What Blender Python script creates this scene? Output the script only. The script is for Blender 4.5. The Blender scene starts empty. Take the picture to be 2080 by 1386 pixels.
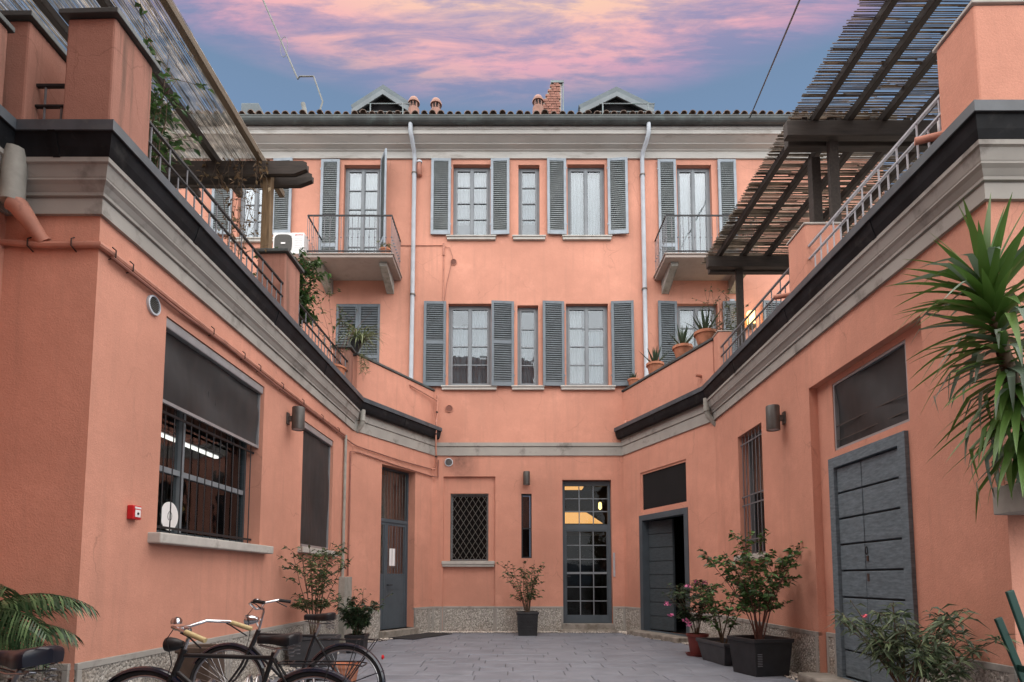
import bpy, bmesh, math, random
from mathutils import Vector, Matrix, noise
R = math.radians
rng = random.Random(7)
scene = bpy.context.scene
COL = scene.collection

# ------------------------------------------------------------------ camera
cam_d = bpy.data.cameras.new('camera'); cam = bpy.data.objects.new('camera', cam_d); COL.objects.link(cam)
cam.location = (0, 0, 1.3)
cam.rotation_euler = (R(90 + 4.6), 0, 0)
cam_d.sensor_fit = 'HORIZONTAL'; cam_d.sensor_width = 36.0
cam_d.lens = 36.0 * 1200 / 2080
cam_d.shift_x = 0.0
cam_d.shift_y = (1176 - 1200 * math.tan(R(4.6)) - 693) / 2080
cam_d.clip_start = 0.05; cam_d.clip_end = 2000
scene.camera = cam

# ------------------------------------------------------------------ exposure / render
scene.view_settings.view_transform = 'Standard'
scene.view_settings.look = 'None'
scene.view_settings.gamma = 1.0
scene.view_settings.use_curve_mapping = False
EXPO = 0.88
scene.view_settings.exposure = EXPO
scene.render.engine = 'CYCLES'
cy = scene.cycles
cy.use_denoising = True
cy.max_bounces = 8; cy.diffuse_bounces = 4; cy.glossy_bounces = 3; cy.transparent_max_bounces = 16; cy.transmission_bounces = 4
cy.sample_clamp_indirect = 3.0
cy.caustics_reflective = False; cy.caustics_refractive = False

# ------------------------------------------------------------------ world: evening sky with pink cloud streaks
world = bpy.data.worlds.new('World'); scene.world = world; world.use_nodes = True
nt = world.node_tree; nt.nodes.clear()
def N(t, kind, **kw):
    n = t.nodes.new(kind)
    for k, v in kw.items(): setattr(n, k, v)
    return n
def ramp(t, fac, stops, interp='LINEAR'):
    n = t.nodes.new('ShaderNodeValToRGB'); n.color_ramp.interpolation = interp
    el = n.color_ramp.elements
    while len(el) > 1: el.remove(el[0])
    el[0].position = stops[0][0]; el[0].color = (*stops[0][1], 1)
    for p, c in stops[1:]:
        e = el.new(p); e.color = (*c, 1)
    if fac is not None: t.links.new(fac, n.inputs[0])
    return n
def mth(t, op, a, b=None, clamp=False):
    n = t.nodes.new('ShaderNodeMath'); n.operation = op; n.use_clamp = clamp
    for i, v in enumerate((a, b)):
        if v is None: continue
        if isinstance(v, (int, float)): n.inputs[i].default_value = v
        else: t.links.new(v, n.inputs[i])
    return n.outputs[0]
def mixc(t, fac, a, b, blend='MIX'):
    n = t.nodes.new('ShaderNodeMix'); n.data_type = 'RGBA'; n.blend_type = blend
    for i, v in ((0, fac), (6, a), (7, b)):
        if isinstance(v, (int, float)): n.inputs[i].default_value = v
        elif isinstance(v, tuple): n.inputs[i].default_value = (*v, 1)
        else: t.links.new(v, n.inputs[i])
    return n.outputs[2]
tc = N(nt, 'ShaderNodeTexCoord')
sep = N(nt, 'ShaderNodeSeparateXYZ'); nt.links.new(tc.outputs['Generated'], sep.inputs[0])
zc = mth(nt, 'MAXIMUM', sep.outputs[2], 0.02)
base = ramp(nt, sep.outputs[2], [(0.0, (.34, .44, .60)), (.5, (.20, .33, .54)), (.64, (.18, .28, .44)), (.662, (.24, .28, .46)), (.69, (.34, .30, .48)), (.73, (.42, .36, .53)), (1.0, (.46, .42, .58))])
px = mth(nt, 'DIVIDE', sep.outputs[0], zc); py = mth(nt, 'DIVIDE', sep.outputs[1], zc)
comb = N(nt, 'ShaderNodeCombineXYZ'); nt.links.new(mth(nt, 'MULTIPLY', px, 1.0), comb.inputs[0]); nt.links.new(mth(nt, 'MULTIPLY', py, 4.2), comb.inputs[1])
nz = N(nt, 'ShaderNodeTexNoise'); nt.links.new(comb.outputs[0], nz.inputs['Vector'])
nz.inputs['Scale'].default_value = 3.4; nz.inputs['Detail'].default_value = 10; nz.inputs['Roughness'].default_value = .62; nz.inputs['Distortion'].default_value = .55
thr = ramp(nt, sep.outputs[2], [(.642, (.0,) * 3), (.66, (.40,) * 3), (.678, (.9,) * 3), (.70, (1,) * 3)])
cov = mth(nt, 'MULTIPLY', ramp(nt, nz.outputs[0], [(.38, (0, 0, 0)), (.47, (.45,) * 3), (.56, (1, 1, 1))]).outputs[0], thr.outputs[0])
nz3 = N(nt, 'ShaderNodeTexNoise'); nt.links.new(comb.outputs[0], nz3.inputs['Vector']); nz3.inputs['Scale'].default_value = 5.0; nz3.inputs['Detail'].default_value = 8; nz3.inputs['Roughness'].default_value = .66
cov = mth(nt, 'MULTIPLY', cov, ramp(nt, nz3.outputs[0], [(.36, (.12,) * 3), (.53, (1, 1, 1))]).outputs[0])
ccol = ramp(nt, sep.outputs[2], [(.645, (.50, .33, .54)), (.672, (.82, .42, .52)), (.70, (.92, .50, .50)), (.728, (1.0, .66, .48)), (1.0, (.88, .64, .58))])
nz2 = N(nt, 'ShaderNodeTexNoise'); nt.links.new(comb.outputs[0], nz2.inputs['Vector']); nz2.inputs['Scale'].default_value = .8; nz2.inputs['Detail'].default_value = 4
ccol2 = mixc(nt, ramp(nt, nz2.outputs[0], [(.5, (0, 0, 0)), (.68, (.8, .8, .8))]).outputs[0], ccol.outputs[0], (.95, .62, .42))
skyc = mixc(nt, cov, base.outputs[0], ccol2)
bg = N(nt, 'ShaderNodeBackground'); nt.links.new(skyc, bg.inputs[0]); bg.inputs[1].default_value = 1.0 / 2 ** EXPO
wo = N(nt, 'ShaderNodeOutputWorld'); nt.links.new(bg.outputs[0], wo.inputs[0])

# ------------------------------------------------------------------ soft overcast sun
sun_d = bpy.data.lights.new('sun', 'SUN'); sun = bpy.data.objects.new('sun', sun_d); COL.objects.link(sun)
sun_d.energy = 5.0; sun_d.angle = R(145); sun_d.color = (1.0, .95, .88)
sun.rotation_euler = (R(16), R(3), R(0))     # from high above, a little behind the camera
sun.location = (0, 0, 30)

# ------------------------------------------------------------------ materials
MATS = {}
def new_mat(name):
    m = bpy.data.materials.new(name); m.use_nodes = True; t = m.node_tree
    return m, t, t.nodes['Principled BSDF']
def coords(t, scale=1.0, kind='Object'):
    tcn = t.nodes.new('ShaderNodeNewGeometry') if kind == 'Pos' else t.nodes.new('ShaderNodeTexCoord')
    return tcn.outputs['Position'] if kind == 'Pos' else tcn.outputs[kind]
def tex_noise(t, vec, scale, detail=4, rough=.55):
    n = t.nodes.new('ShaderNodeTexNoise'); t.links.new(vec, n.inputs['Vector'])
    n.inputs['Scale'].default_value = scale; n.inputs['Detail'].default_value = detail; n.inputs['Roughness'].default_value = rough
    return n.outputs[0]
def bump(t, h, strength, dist, prev=None):
    b = t.nodes.new('ShaderNodeBump'); b.inputs['Strength'].default_value = strength; b.inputs['Distance'].default_value = dist
    t.links.new(h, b.inputs['Height'])
    if prev is not None: t.links.new(prev, b.inputs['Normal'])
    return b.outputs[0]
def simple(name, col, rough=.6, metal=0.0, var=.25, vscale=6, bscale=0, bstr=.3, bdist=.003, spec=.4, stain=None, stretch=None, island=0.0):
    m, t, b = new_mat(name)
    v = coords(t, kind='Pos')
    if stretch:
        mp = t.nodes.new('ShaderNodeVectorMath'); mp.operation = 'MULTIPLY'; t.links.new(v, mp.inputs[0]); mp.inputs[1].default_value = stretch; v = mp.outputs[0]
    f = tex_noise(t, v, vscale, 6)
    dk = tuple(c * (1 - var) for c in col); lt = tuple(min(1, c * (1 + var)) for c in col)
    c = ramp(t, f, [(.3, dk), (.7, lt)]).outputs[0]
    if stain:
        f2 = tex_noise(t, v, stain[1], 8, .65)
        c = mixc(t, ramp(t, f2, [(stain[2], (0, 0, 0)), (stain[2] + .15, (stain[3],) * 3)]).outputs[0], c, stain[0])
    if island:
        g = t.nodes.new('ShaderNodeNewGeometry')
        c = mixc(t, 1.0, c, ramp(t, g.outputs['Random Per Island'], [(0, (1 - island,) * 3), (1, (1 + island,) * 3)]).outputs[0], 'MULTIPLY')
    t.links.new(c, b.inputs['Base Color'])
    b.inputs['Roughness'].default_value = rough; b.inputs['Metallic'].default_value = metal
    b.inputs['Specular IOR Level'].default_value = spec
    if bscale: t.links.new(bump(t, tex_noise(t, v, bscale, 6, .65), bstr, bdist), b.inputs['Normal'])
    MATS[name] = m
    return m
def stucco(name, col, fade, streak=.42, soot=None):
    m, t, b = new_mat(name); v = coords(t, kind='Pos')
    big = tex_noise(t, v, .55, 5, .6); mid = tex_noise(t, v, 3.2, 7, .65); fin = tex_noise(t, v, 60, 3)
    dk = tuple(c * .80 for c in col); lt = tuple(min(1, c * 1.12) for c in col)
    c = ramp(t, big, [(.3, dk), (.7, lt)]).outputs[0]
    c = mixc(t, ramp(t, mid, [(.35, (.35,) * 3), (.62, (0, 0, 0))]).outputs[0], c, tuple(x * .80 for x in col))
    c = mixc(t, ramp(t, fin, [(.35, (.22,) * 3), (.6, (0, 0, 0))]).outputs[0], c, tuple(x * .7 for x in col))
    # rain streaks running down the plaster
    st = t.nodes.new('ShaderNodeVectorMath'); st.operation = 'MULTIPLY'; t.links.new(v, st.inputs[0]); st.inputs[1].default_value = (7, 7, .5)
    sk = tex_noise(t, st.outputs[0], 1.0, 6, .6)
    c = mixc(t, ramp(t, sk, [(.52, (0, 0, 0)), (.72, (streak,) * 3)]).outputs[0], c, fade)
    if soot:
        dv = t.nodes.new('ShaderNodeVectorMath'); dv.operation = 'DISTANCE'; t.links.new(v, dv.inputs[0]); dv.inputs[1].default_value = soot[0]
        k_ = mth(t, 'MULTIPLY', ramp(t, mth(t, 'DIVIDE', dv.outputs['Value'], soot[1]), [(.1, (.9,) * 3), (1, (0, 0, 0))]).outputs[0], ramp(t, mid, [(.3, (1, 1, 1)), (.75, (.15,) * 3)]).outputs[0])
        c = mixc(t, k_, c, (.07, .05, .045))
    # hairline cracks
    dn = t.nodes.new('ShaderNodeVectorMath'); dn.operation = 'MULTIPLY_ADD'; nzc = t.nodes.new('ShaderNodeTexNoise'); t.links.new(v, nzc.inputs['Vector']); nzc.inputs['Scale'].default_value = 2.2; nzc.inputs['Detail'].default_value = 5
    t.links.new(nzc.outputs['Color'], dn.inputs[0]); dn.inputs[1].default_value = (.5, .5, .5); t.links.new(v, dn.inputs[2])
    vc = t.nodes.new('ShaderNodeTexVoronoi'); vc.feature = 'DISTANCE_TO_EDGE'; t.links.new(dn.outputs[0], vc.inputs['Vector']); vc.inputs['Scale'].default_value = .75
    ck = mth(t, 'MULTIPLY', ramp(t, vc.outputs['Distance'], [(.002, (1, 1, 1)), (.006, (0, 0, 0))]).outputs[0], ramp(t, tex_noise(t, v, .9, 3), [(.50, (0, 0, 0)), (.62, (.45,) * 3)]).outputs[0])
    c = mixc(t, ck, c, tuple(x * .45 for x in col))
    # pale worn patches
    wp = tex_noise(t, v, 1.3, 8, .7)
    c = mixc(t, ramp(t, wp, [(.58, (0, 0, 0)), (.75, (.35,) * 3)]).outputs[0], c, tuple(min(1, x * 1.25 + .03) for x in col))
    t.links.new(c, b.inputs['Base Color']); b.inputs['Roughness'].default_value = .92; b.inputs['Specular IOR Level'].default_value = .15
    n1 = bump(t, tex_noise(t, v, 70, 4, .7), .75, .006)
    n2 = bump(t, tex_noise(t, v, 9, 4), .35, .012, n1)
    t.links.new(n2, b.inputs['Normal']); MATS[name] = m
SAL = (.63, .308, .224)
stucco('stucco', SAL, (.44, .23, .17), soot=((-1.28, 14.78, 4.2), .5))
stucco('stucco_old', (.38, .19, .145), (.10, .075, .06), streak=.9)
def pebble(name):
    m, t, b = new_mat(name); v = coords(t, kind='Pos')
    vo = t.nodes.new('ShaderNodeTexVoronoi'); t.links.new(v, vo.inputs['Vector']); vo.inputs['Scale'].default_value = 34
    fin = tex_noise(t, v, 55, 5, .7); big = tex_noise(t, v, 1.6, 6, .65)
    c = ramp(t, vo.outputs['Color'], [(.0, (.22, .21, .19)), (.5, (.44, .42, .38)), (1, (.68, .66, .61))]).outputs[0]
    c = mixc(t, ramp(t, fin, [(.38, (.85,) * 3), (.52, (0, 0, 0))]).outputs[0], c, (.11, .105, .095))
    c = mixc(t, ramp(t, big, [(.52, (0, 0, 0)), (.72, (.6,) * 3)]).outputs[0], c, (.26, .21, .16))
    t.links.new(c, b.inputs['Base Color']); b.inputs['Roughness'].default_value = .95; b.inputs['Specular IOR Level'].default_value = .1
    inv = mth(t, 'SUBTRACT', 1.0, vo.outputs['Distance'])
    n1 = bump(t, inv, 1.0, .012); n2 = bump(t, fin, .8, .006, n1)
    t.links.new(n2, b.inputs['Normal']); MATS[name] = m
pebble('pebble_dash')
simple('cornice', (.33, .32, .295), .85, var=.12, vscale=1.5, bscale=14, bstr=.3, stain=((.12, .11, .10), 2.6, .54, .7))  # wing cornice grey is darkened to include shade from the gutter overhang
simple('cornice_main', (.48, .47, .44), .85, var=.12, vscale=1.5, bscale=12, bstr=.3, stain=((.22, .19, .16), 2.2, .57, .6), stretch=(.5, 1, 2))
simple('sill_stone', (.44, .43, .40), .8, var=.15, vscale=5, bscale=30, stain=((.2, .19, .17), 5, .58, .6))
simple('step_stone', (.27, .25, .22), .85, var=.25, vscale=5, bscale=25, stain=((.1, .085, .06), 4, .5, .7))
simple('gutter_black', (.012, .0135, .016), .6, spec=.15, var=.5, vscale=3, bscale=8, bstr=.15, stain=((.05, .05, .048), 4, .56, .6))
simple('gutter_rim', (.06, .072, .085), .45, var=.3, vscale=4, stain=((.10, .11, .11), 6, .55, .6))
simple('zinc', (.16, .19, .20), .5, metal=.3, var=.25, vscale=3, stain=((.10, .17, .16), 5, .5, .8))
simple('copper_dark', (.075, .085, .085), .5, metal=.2, var=.3, vscale=2, stain=((.11, .15, .145), 4, .54, .7))
simple('pipe_pale', (.50, .55, .60), .5, var=.12, vscale=3, stain=((.3, .3, .3), 3, .6, .5))
simple('pipe_grey', (.30, .30, .27), .7, var=.2, vscale=7)
simple('pipe_pink', (.46, .215, .155), .7, var=.15, vscale=6, stain=((.2, .1, .08), 8, .55, .6))
simple('pipe_brown', (.28, .13, .10), .7, var=.2, vscale=6)
simple('rust', (.05, .03, .025), .8, var=.4, vscale=20)
simple('shutter_blue', (.29, .34, .385), .6, var=.12, vscale=4, stain=((.15, .17, .18), 6, .55, .5))
simple('shutter_dark', (.14, .17, .195), .6, var=.12, vscale=4, stain=((.10, .11, .12), 6, .55, .5))
simple('louvre_grey', (.23, .26, .265), .65, var=.15, vscale=5)
simple('louvre_dark', (.135, .16, .175), .65, var=.15, vscale=5)
simple('frame_grey', (.19, .215, .235), .5, var=.1, vscale=5)
simple('door_grey', (.075, .095, .112), .5, spec=.25, var=.12, vscale=3, bscale=20, bstr=.1)
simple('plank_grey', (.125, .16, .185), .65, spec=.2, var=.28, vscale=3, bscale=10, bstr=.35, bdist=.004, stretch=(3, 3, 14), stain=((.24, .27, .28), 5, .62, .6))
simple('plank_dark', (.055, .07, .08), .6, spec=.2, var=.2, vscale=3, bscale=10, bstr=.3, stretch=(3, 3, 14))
simple('iron', (.022, .023, .026), .5, metal=.3, var=.3, vscale=12)
simple('iron_grey', (.15, .155, .17), .5, metal=.2, var=.2, vscale=9)
simple('iron_pale', (.40, .42, .46), .5, metal=.0, var=.15, vscale=9)
simple('grille_metal', (.14, .135, .125), .55, metal=.4, var=.3, vscale=10)
simple('lamp_metal', (.085, .08, .075), .45, metal=.4, var=.15, vscale=8)
simple('wood_dark', (.035, .027, .022), .7, var=.35, vscale=3, bscale=8, bstr=.4, stretch=(9, 1, 9))
simple('wood_dark_x', (.035, .027, .022), .7, var=.35, vscale=3, bscale=8, bstr=.4, stretch=(1, 9, 9))
simple('wood_brown', (.16, .105, .055), .75, var=.35, vscale=3, bscale=8, bstr=.4, stretch=(9, 9, 1))
simple('wood_rafter', (.115, .085, .055), .75, var=.35, vscale=3, bscale=8, bstr=.4, stretch=(9, 1, 9))
simple('reed', (.205, .165, .125), .8, var=.45, vscale=5, island=.55)
simple('reed_pale', (.47, .45, .42), .8, var=.4, vscale=6, island=.5)
def translucent(name, f):
    t = MATS[name].node_tree; b = t.nodes['Principled BSDF']; tr = t.nodes.new('ShaderNodeBsdfTranslucent'); t.links.new(b.inputs['Base Color'].links[0].from_socket, tr.inputs[0])
    mx = t.nodes.new('ShaderNodeMixShader'); mx.inputs[0].default_value = f; t.links.new(b.outputs[0], mx.inputs[1]); t.links.new(tr.outputs[0], mx.inputs[2]); t.links.new(mx.outputs[0], t.nodes['Material Output'].inputs[0])
translucent('reed', .25); translucent('reed_pale', .6)
simple('roof_tile', (.145, .105, .085), .85, var=.45, vscale=7, bscale=20, stain=((.07, .06, .05), 4, .5, .7))
simple('terracotta', (.42, .17, .095), .8, var=.2, vscale=9, bscale=30, bstr=.2, stain=((.5, .38, .3), 7, .6, .5))
simple('chimney_clay', (.29, .165, .13), .85, var=.2, vscale=8, stain=((.15, .11, .1), 5, .55, .6))
simple('brick', (.26, .125, .095), .9, var=.3, vscale=9, bscale=30)
simple('mortar', (.38, .35, .31), .9, var=.2, vscale=9)
simple('paver', (.182, .20, .235), .6, var=.16, vscale=2.0, bscale=16, bstr=.35, bdist=.004, stain=((.128, .14, .165), 1.4, .52, .6))
simple('paver_b', (.190, .208, .244), .6, var=.16, vscale=2.2, bscale=16, bstr=.35, bdist=.004, stain=((.136, .15, .175), 1.5, .52, .6))
simple('paver_c', (.174, .192, .228), .55, var=.16, vscale=1.8, bscale=16, bstr=.35, bdist=.004, stain=((.12, .132, .156), 1.4, .52, .6))
simple('joint', (.105, .108, .115), .95, var=.3, vscale=10, bscale=40)
simple('gravel', (.55, .51, .46), .9, var=.3, vscale=20, island=.4)
simple('plastic_black', (.018, .019, .022), .5, var=.3, vscale=6)
simple('plastic_grey', (.05, .052, .058), .5, var=.2, vscale=6)
simple('plastic_red', (.16, .035, .03), .5, var=.2, vscale=6)
simple('soil', (.035, .025, .018), .95, var=.4, vscale=30, bscale=40)
simple('stem', (.10, .07, .045), .85, var=.35, vscale=20)
simple('stem_red', (.13, .06, .045), .85, var=.35, vscale=20)
simple('rubber', (.012, .012, .013), .7, var=.3, vscale=20)
simple('bike_paint', (.008, .009, .011), .3, var=.2, vscale=6, spec=.6)
simple('bike_worn', (.010, .010, .011), .4, var=.5, vscale=14, stain=((.09, .05, .035), 14, .62, .5))
simple('bike_fender', (.008, .011, .022), .2, var=.2, vscale=6, spec=.7)
simple('chrome', (.62, .62, .64), .15, metal=1.0, var=.1, vscale=10)
simple('steel', (.38, .38, .39), .3, metal=1.0, var=.15, vscale=10)
simple('grip_tan', (.46, .37, .19), .6, var=.15, vscale=20)
simple('leather', (.010, .010, .012), .42, var=.3, vscale=15, spec=.3)
simple('leather_blue', (.008, .010, .018), .3, var=.2, vscale=10, spec=.4)
simple('red_paint', (.50, .015, .022), .35, var=.1, vscale=5)
simple('white_paint', (.78, .78, .77), .5, var=.05, vscale=6)
simple('white_cloth', (.80, .80, .78), .8, var=.06, vscale=6)
simple('curtain', (.33, .355, .36), .9, var=.14, vscale=2, stretch=(5, 5, .25), stain=((.28, .31, .33), 1.5, .5, .7))
simple('curtain_blue', (.21, .26, .29), .9, var=.16, vscale=2, stretch=(4, 4, .25), stain=((.14, .18, .21), 1.3, .48, .8))
simple('paper', (.80, .80, .80), .7, var=.03, vscale=5)
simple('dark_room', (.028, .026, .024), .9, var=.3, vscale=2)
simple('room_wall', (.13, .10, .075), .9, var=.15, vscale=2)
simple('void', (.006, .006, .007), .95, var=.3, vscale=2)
simple('green_dark', (.012, .05, .04), .4, var=.15, vscale=6)
simple('mat_fibre', (.025, .025, .027), .95, var=.4, vscale=60, bscale=90, bstr=.8)
simple('concrete', (.34, .34, .31), .9, var=.2, vscale=5, bscale=25, stain=((.15, .16, .12), 4, .52, .6))
simple('balcony_soffit', (.36, .31, .28), .9, var=.12, vscale=3, stain=((.2, .17, .15), 3, .55, .5))
simple('alu', (.36, .38, .40), .4, metal=.5, var=.12, vscale=6)
simple('brown_box', (.09, .065, .05), .8, var=.2, vscale=6)
simple('flower_pink', (.72, .22, .42), .7, var=.2, vscale=30, island=.3)
simple('flower_red', (.65, .10, .14), .7, var=.2, vscale=30)
simple('fan_dark', (.07, .07, .065), .6, var=.15, vscale=20)
simple('text_red', (.5, .05, .05), .6, var=.05)
simple('slate', (.10, .13, .145), .6, var=.15, vscale=4)
simple('slate_pale', (.15, .18, .195), .6, var=.15, vscale=4)
simple('antenna', (.17, .18, .17), .6, metal=.3, var=.2, vscale=6)
def leaf_mat(name, col, col2, rough=.45):
    m, t, b = new_mat(name); g = t.nodes.new('ShaderNodeNewGeometry'); v = g.outputs['Position']
    f = tex_noise(t, v, 5, 3)
    c = ramp(t, g.outputs['Random Per Island'], [(0, tuple(x * .5 for x in col)), (.45, col), (.85, col2), (1, tuple(min(1, x * 1.35) for x in col2))]).outputs[0]
    c = mixc(t, mth(t, 'MULTIPLY', f, .5), c, tuple(x * .6 for x in col))
    t.links.new(c, b.inputs['Base Color']); b.inputs['Roughness'].default_value = rough; b.inputs['Specular IOR Level'].default_value = .5
    tr = t.nodes.new('ShaderNodeBsdfTranslucent'); t.links.new(c, tr.inputs[0])
    mx = t.nodes.new('ShaderNodeMixShader'); mx.inputs[0].default_value = .18
    out = t.nodes['Material Output']; t.links.new(b.outputs[0], mx.inputs[1]); t.links.new(tr.outputs[0], mx.inputs[2]); t.links.new(mx.outputs[0], out.inputs[0])
    MATS[name] = m
leaf_mat('leaf_camellia', (.04, .10, .026), (.10, .21, .055), .4)
leaf_mat('leaf_dark', (.018, .042, .018), (.05, .10, .035))
leaf_mat('leaf_olive', (.045, .085, .03), (.11, .165, .055))
leaf_mat('leaf_oleander', (.06, .095, .05), (.16, .21, .105))
leaf_mat('leaf_palm', (.03, .08, .03), (.12, .20, .085))
leaf_mat('leaf_yucca', (.065, .15, .03), (.15, .28, .055), .4)
leaf_mat('leaf_yucca_grey', (.14, .21, .15), (.28, .36, .28), .5)
leaf_mat('leaf_aloe', (.035, .07, .04), (.09, .13, .075), .45)
leaf_mat('leaf_spider', (.12, .16, .06), (.32, .36, .18))
leaf_mat('leaf_dry', (.16, .10, .05), (.26, .19, .10))
def glass(name, refl, tint=(1, 1, 1)):
    m = bpy.data.materials.new(name); m.use_nodes = True; t = m.node_tree; t.nodes.clear()
    lw = t.nodes.new('ShaderNodeFresnel'); lw.inputs[0].default_value = 1.5
    g = t.nodes.new('ShaderNodeBsdfGlossy'); g.inputs['Roughness'].default_value = .03; g.inputs[0].default_value = (.9, .95, 1, 1)
    tr = t.nodes.new('ShaderNodeBsdfTransparent'); tr.inputs[0].default_value = (*tint, 1)
    v = t.nodes.new('ShaderNodeNewGeometry').outputs['Position']
    b = bump(t, tex_noise(t, v, 2.5, 2), .15, .02); t.links.new(b, g.inputs['Normal'])
    mx = t.nodes.new('ShaderNodeMixShader'); t.links.new(mth(t, 'ADD', mth(t, 'MULTIPLY', lw.outputs[0], refl[0]), refl[1], True), mx.inputs[0])
    t.links.new(tr.outputs[0], mx.inputs[1]); t.links.new(g.outputs[0], mx.inputs[2])
    o = t.nodes.new('ShaderNodeOutputMaterial'); t.links.new(mx.outputs[0], o.inputs[0]); MATS[name] = m
glass('glass', (1.0, .03), (.92, .95, .96)); glass('glass_dark', (.1, .003), (.8, .82, .82))
def screen_mesh(name, col, alpha):
    m, t, b = new_mat(name); v = coords(t, kind='Pos')
    f = tex_noise(t, v, 2.0, 3); t.links.new(ramp(t, f, [(.3, tuple(c * .75 for c in col)), (.7, tuple(c * 1.3 for c in col))]).outputs[0], b.inputs['Base Color'])
    b.inputs['Roughness'].default_value = .5; b.inputs['Alpha'].default_value = alpha
    st = t.nodes.new('ShaderNodeVectorMath'); st.operation = 'MULTIPLY'; t.links.new(v, st.inputs[0]); st.inputs[1].default_value = (1, 1.0, .45)
    t.links.new(bump(t, tex_noise(t, st.outputs[0], 2.2, 2), .5, .08), b.inputs['Normal']); MATS[name] = m
screen_mesh('blind_mesh', (.034, .038, .041), .80)
def emit(name, col, s):
    m = bpy.data.materials.new(name); m.use_nodes = True; t = m.node_tree; t.nodes.clear()
    e = t.nodes.new('ShaderNodeEmission'); e.inputs[0].default_value = (*col, 1); e.inputs[1].default_value = s
    o = t.nodes.new('ShaderNodeOutputMaterial'); t.links.new(e.outputs[0], o.inputs[0]); MATS[name] = m
emit('tube_light', (1, .97, .9), 1.2); emit('warm_light', (1, .62, .2), 2.6); emit('warm_soft', (1, .5, .16), .75)

# ------------------------------------------------------------------ mesh helpers
class MB:
    def __init__(s): s.v = []; s.f = []; s.smooth = False
    def add(s, vs, fs):
        o = len(s.v); s.v += [tuple(v) for v in vs]; s.f += [tuple(i + o for i in f) for f in fs]; return s
    def box(s, x0, x1, y0, y1, z0, z1):
        return s.add([(x0, y0, z0), (x1, y0, z0), (x1, y1, z0), (x0, y1, z0), (x0, y0, z1), (x1, y0, z1), (x1, y1, z1), (x0, y1, z1)],
                     [(3, 2, 1, 0), (4, 5, 6, 7), (0, 1, 5, 4), (1, 2, 6, 5), (2, 3, 7, 6), (3, 0, 4, 7)])
    def fb(s, F, u0, u1, d0, d1, z0, z1):
        return s.add([F.p(u, d, z) for z in (z0, z1) for (u, d) in ((u0, d0), (u1, d0), (u1, d1), (u0, d1))],
                     [(3, 2, 1, 0), (4, 5, 6, 7), (0, 1, 5, 4), (1, 2, 6, 5), (2, 3, 7, 6), (3, 0, 4, 7)])
    def quad(s, a, b, c, d): return s.add([a, b, c, d], [(0, 1, 2, 3)])
    def tube(s, pts, r, n=8, cap=True, closed=False):
        pts = [Vector(p) for p in pts]; m = len(pts)
        rr = r if isinstance(r, (list, tuple)) else [r] * m
        o = len(s.v); prev = None
        for i, p in enumerate(pts):
            if closed: t = pts[(i + 1) % m] - pts[i - 1]
            else: t = pts[min(i + 1, m - 1)] - pts[max(i - 1, 0)]
            if t.length < 1e-9: t = Vector((0, 0, 1))
            t.normalize()
            if prev is None:
                a = Vector((0, 0, 1)) if abs(t.z) < .9 else Vector((1, 0, 0)); x = t.cross(a).normalized()
            else:
                x = (prev - t * prev.dot(t))
                x = x.normalized() if x.length > 1e-6 else t.orthogonal().normalized()
            prev = x; y = t.cross(x)
            for k in range(n):
                a = 2 * math.pi * k / n; s.v.append(tuple(p + (x * math.cos(a) + y * math.sin(a)) * rr[i]))
        for i in range(m if closed else m - 1):
            j = (i + 1) % m
            for k in range(n):
                k2 = (k + 1) % n; s.f.append((o + i * n + k, o + i * n + k2, o + j * n + k2, o + j * n + k))
        if cap and not closed:
            s.f.append(tuple(o + k for k in range(n))[::-1]); s.f.append(tuple(o + (m - 1) * n + k for k in range(n)))
        s.smooth = True; return s
    def lathe(s, c, prof, n=20, axis='Z'):
        o = len(s.v); c = Vector(c)
        for (r, h) in prof:
            for k in range(n):
                a = 2 * math.pi * k / n; x, y = r * math.cos(a), r * math.sin(a)
                q = {'Z': (x, y, h), 'Y': (x, h, y), 'X': (h, x, y)}[axis]; s.v.append(tuple(c + Vector(q)))
        for i in range(len(prof) - 1):
            for k in range(n):
                k2 = (k + 1) % n; s.f.append((o + i * n + k, o + i * n + k2, o + (i + 1) * n + k2, o + (i + 1) * n + k))
        s.smooth = True; return s
    def sweep(s, prof, path, ends=True):
        P = [Vector((p[0], p[1])) for p in path]; m = len(P); o = len(s.v); k = len(prof)
        nr = []
        for i in range(m - 1):
            t = (P[i + 1] - P[i]).normalized(); nr.append(Vector((t.y, -t.x)))
        for i in range(m):
            if i == 0: q = nr[0]
            elif i == m - 1: q = nr[-1]
            else:
                q = nr[i - 1] + nr[i]; q = q / max(.3, q.dot(nr[i]))
            for (d, z) in prof: s.v.append((P[i].x + q.x * d, P[i].y + q.y * d, z))
        for i in range(m - 1):
            for j in range(k):
                j2 = (j + 1) % k; s.f.append((o + i * k + j, o + i * k + j2, o + (i + 1) * k + j2, o + (i + 1) * k + j))
        if ends:
            s.f.append(tuple(o + j for j in range(k))); s.f.append(tuple(o + (m - 1) * k + j for j in range(k))[::-1])
        return s
    def mesh(s, name):
        me = bpy.data.meshes.new(name); me.from_pydata(s.v, [], s.f); me.update()
        if s.smooth:
            me.polygons.foreach_set('use_smooth', [True] * len(me.polygons))
            try: me.set_sharp_from_angle(angle=R(40))
            except Exception: pass
        return me
WORLD = {}
def link(o, parent, M=None):
    COL.objects.link(o)
    M = M or Matrix.Identity(4)
    o.matrix_basis = M
    if parent is not None:
        o.parent = parent; o.matrix_parent_inverse = WORLD[parent.name].inverted()
    WORLD[o.name] = M
    return o
def props(o, label=None, cat=None, group=None, kind=None):
    if label: o['label'] = label
    if cat: o['category'] = cat
    if group: o['group'] = group
    if kind: o['kind'] = kind
    return o
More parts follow.
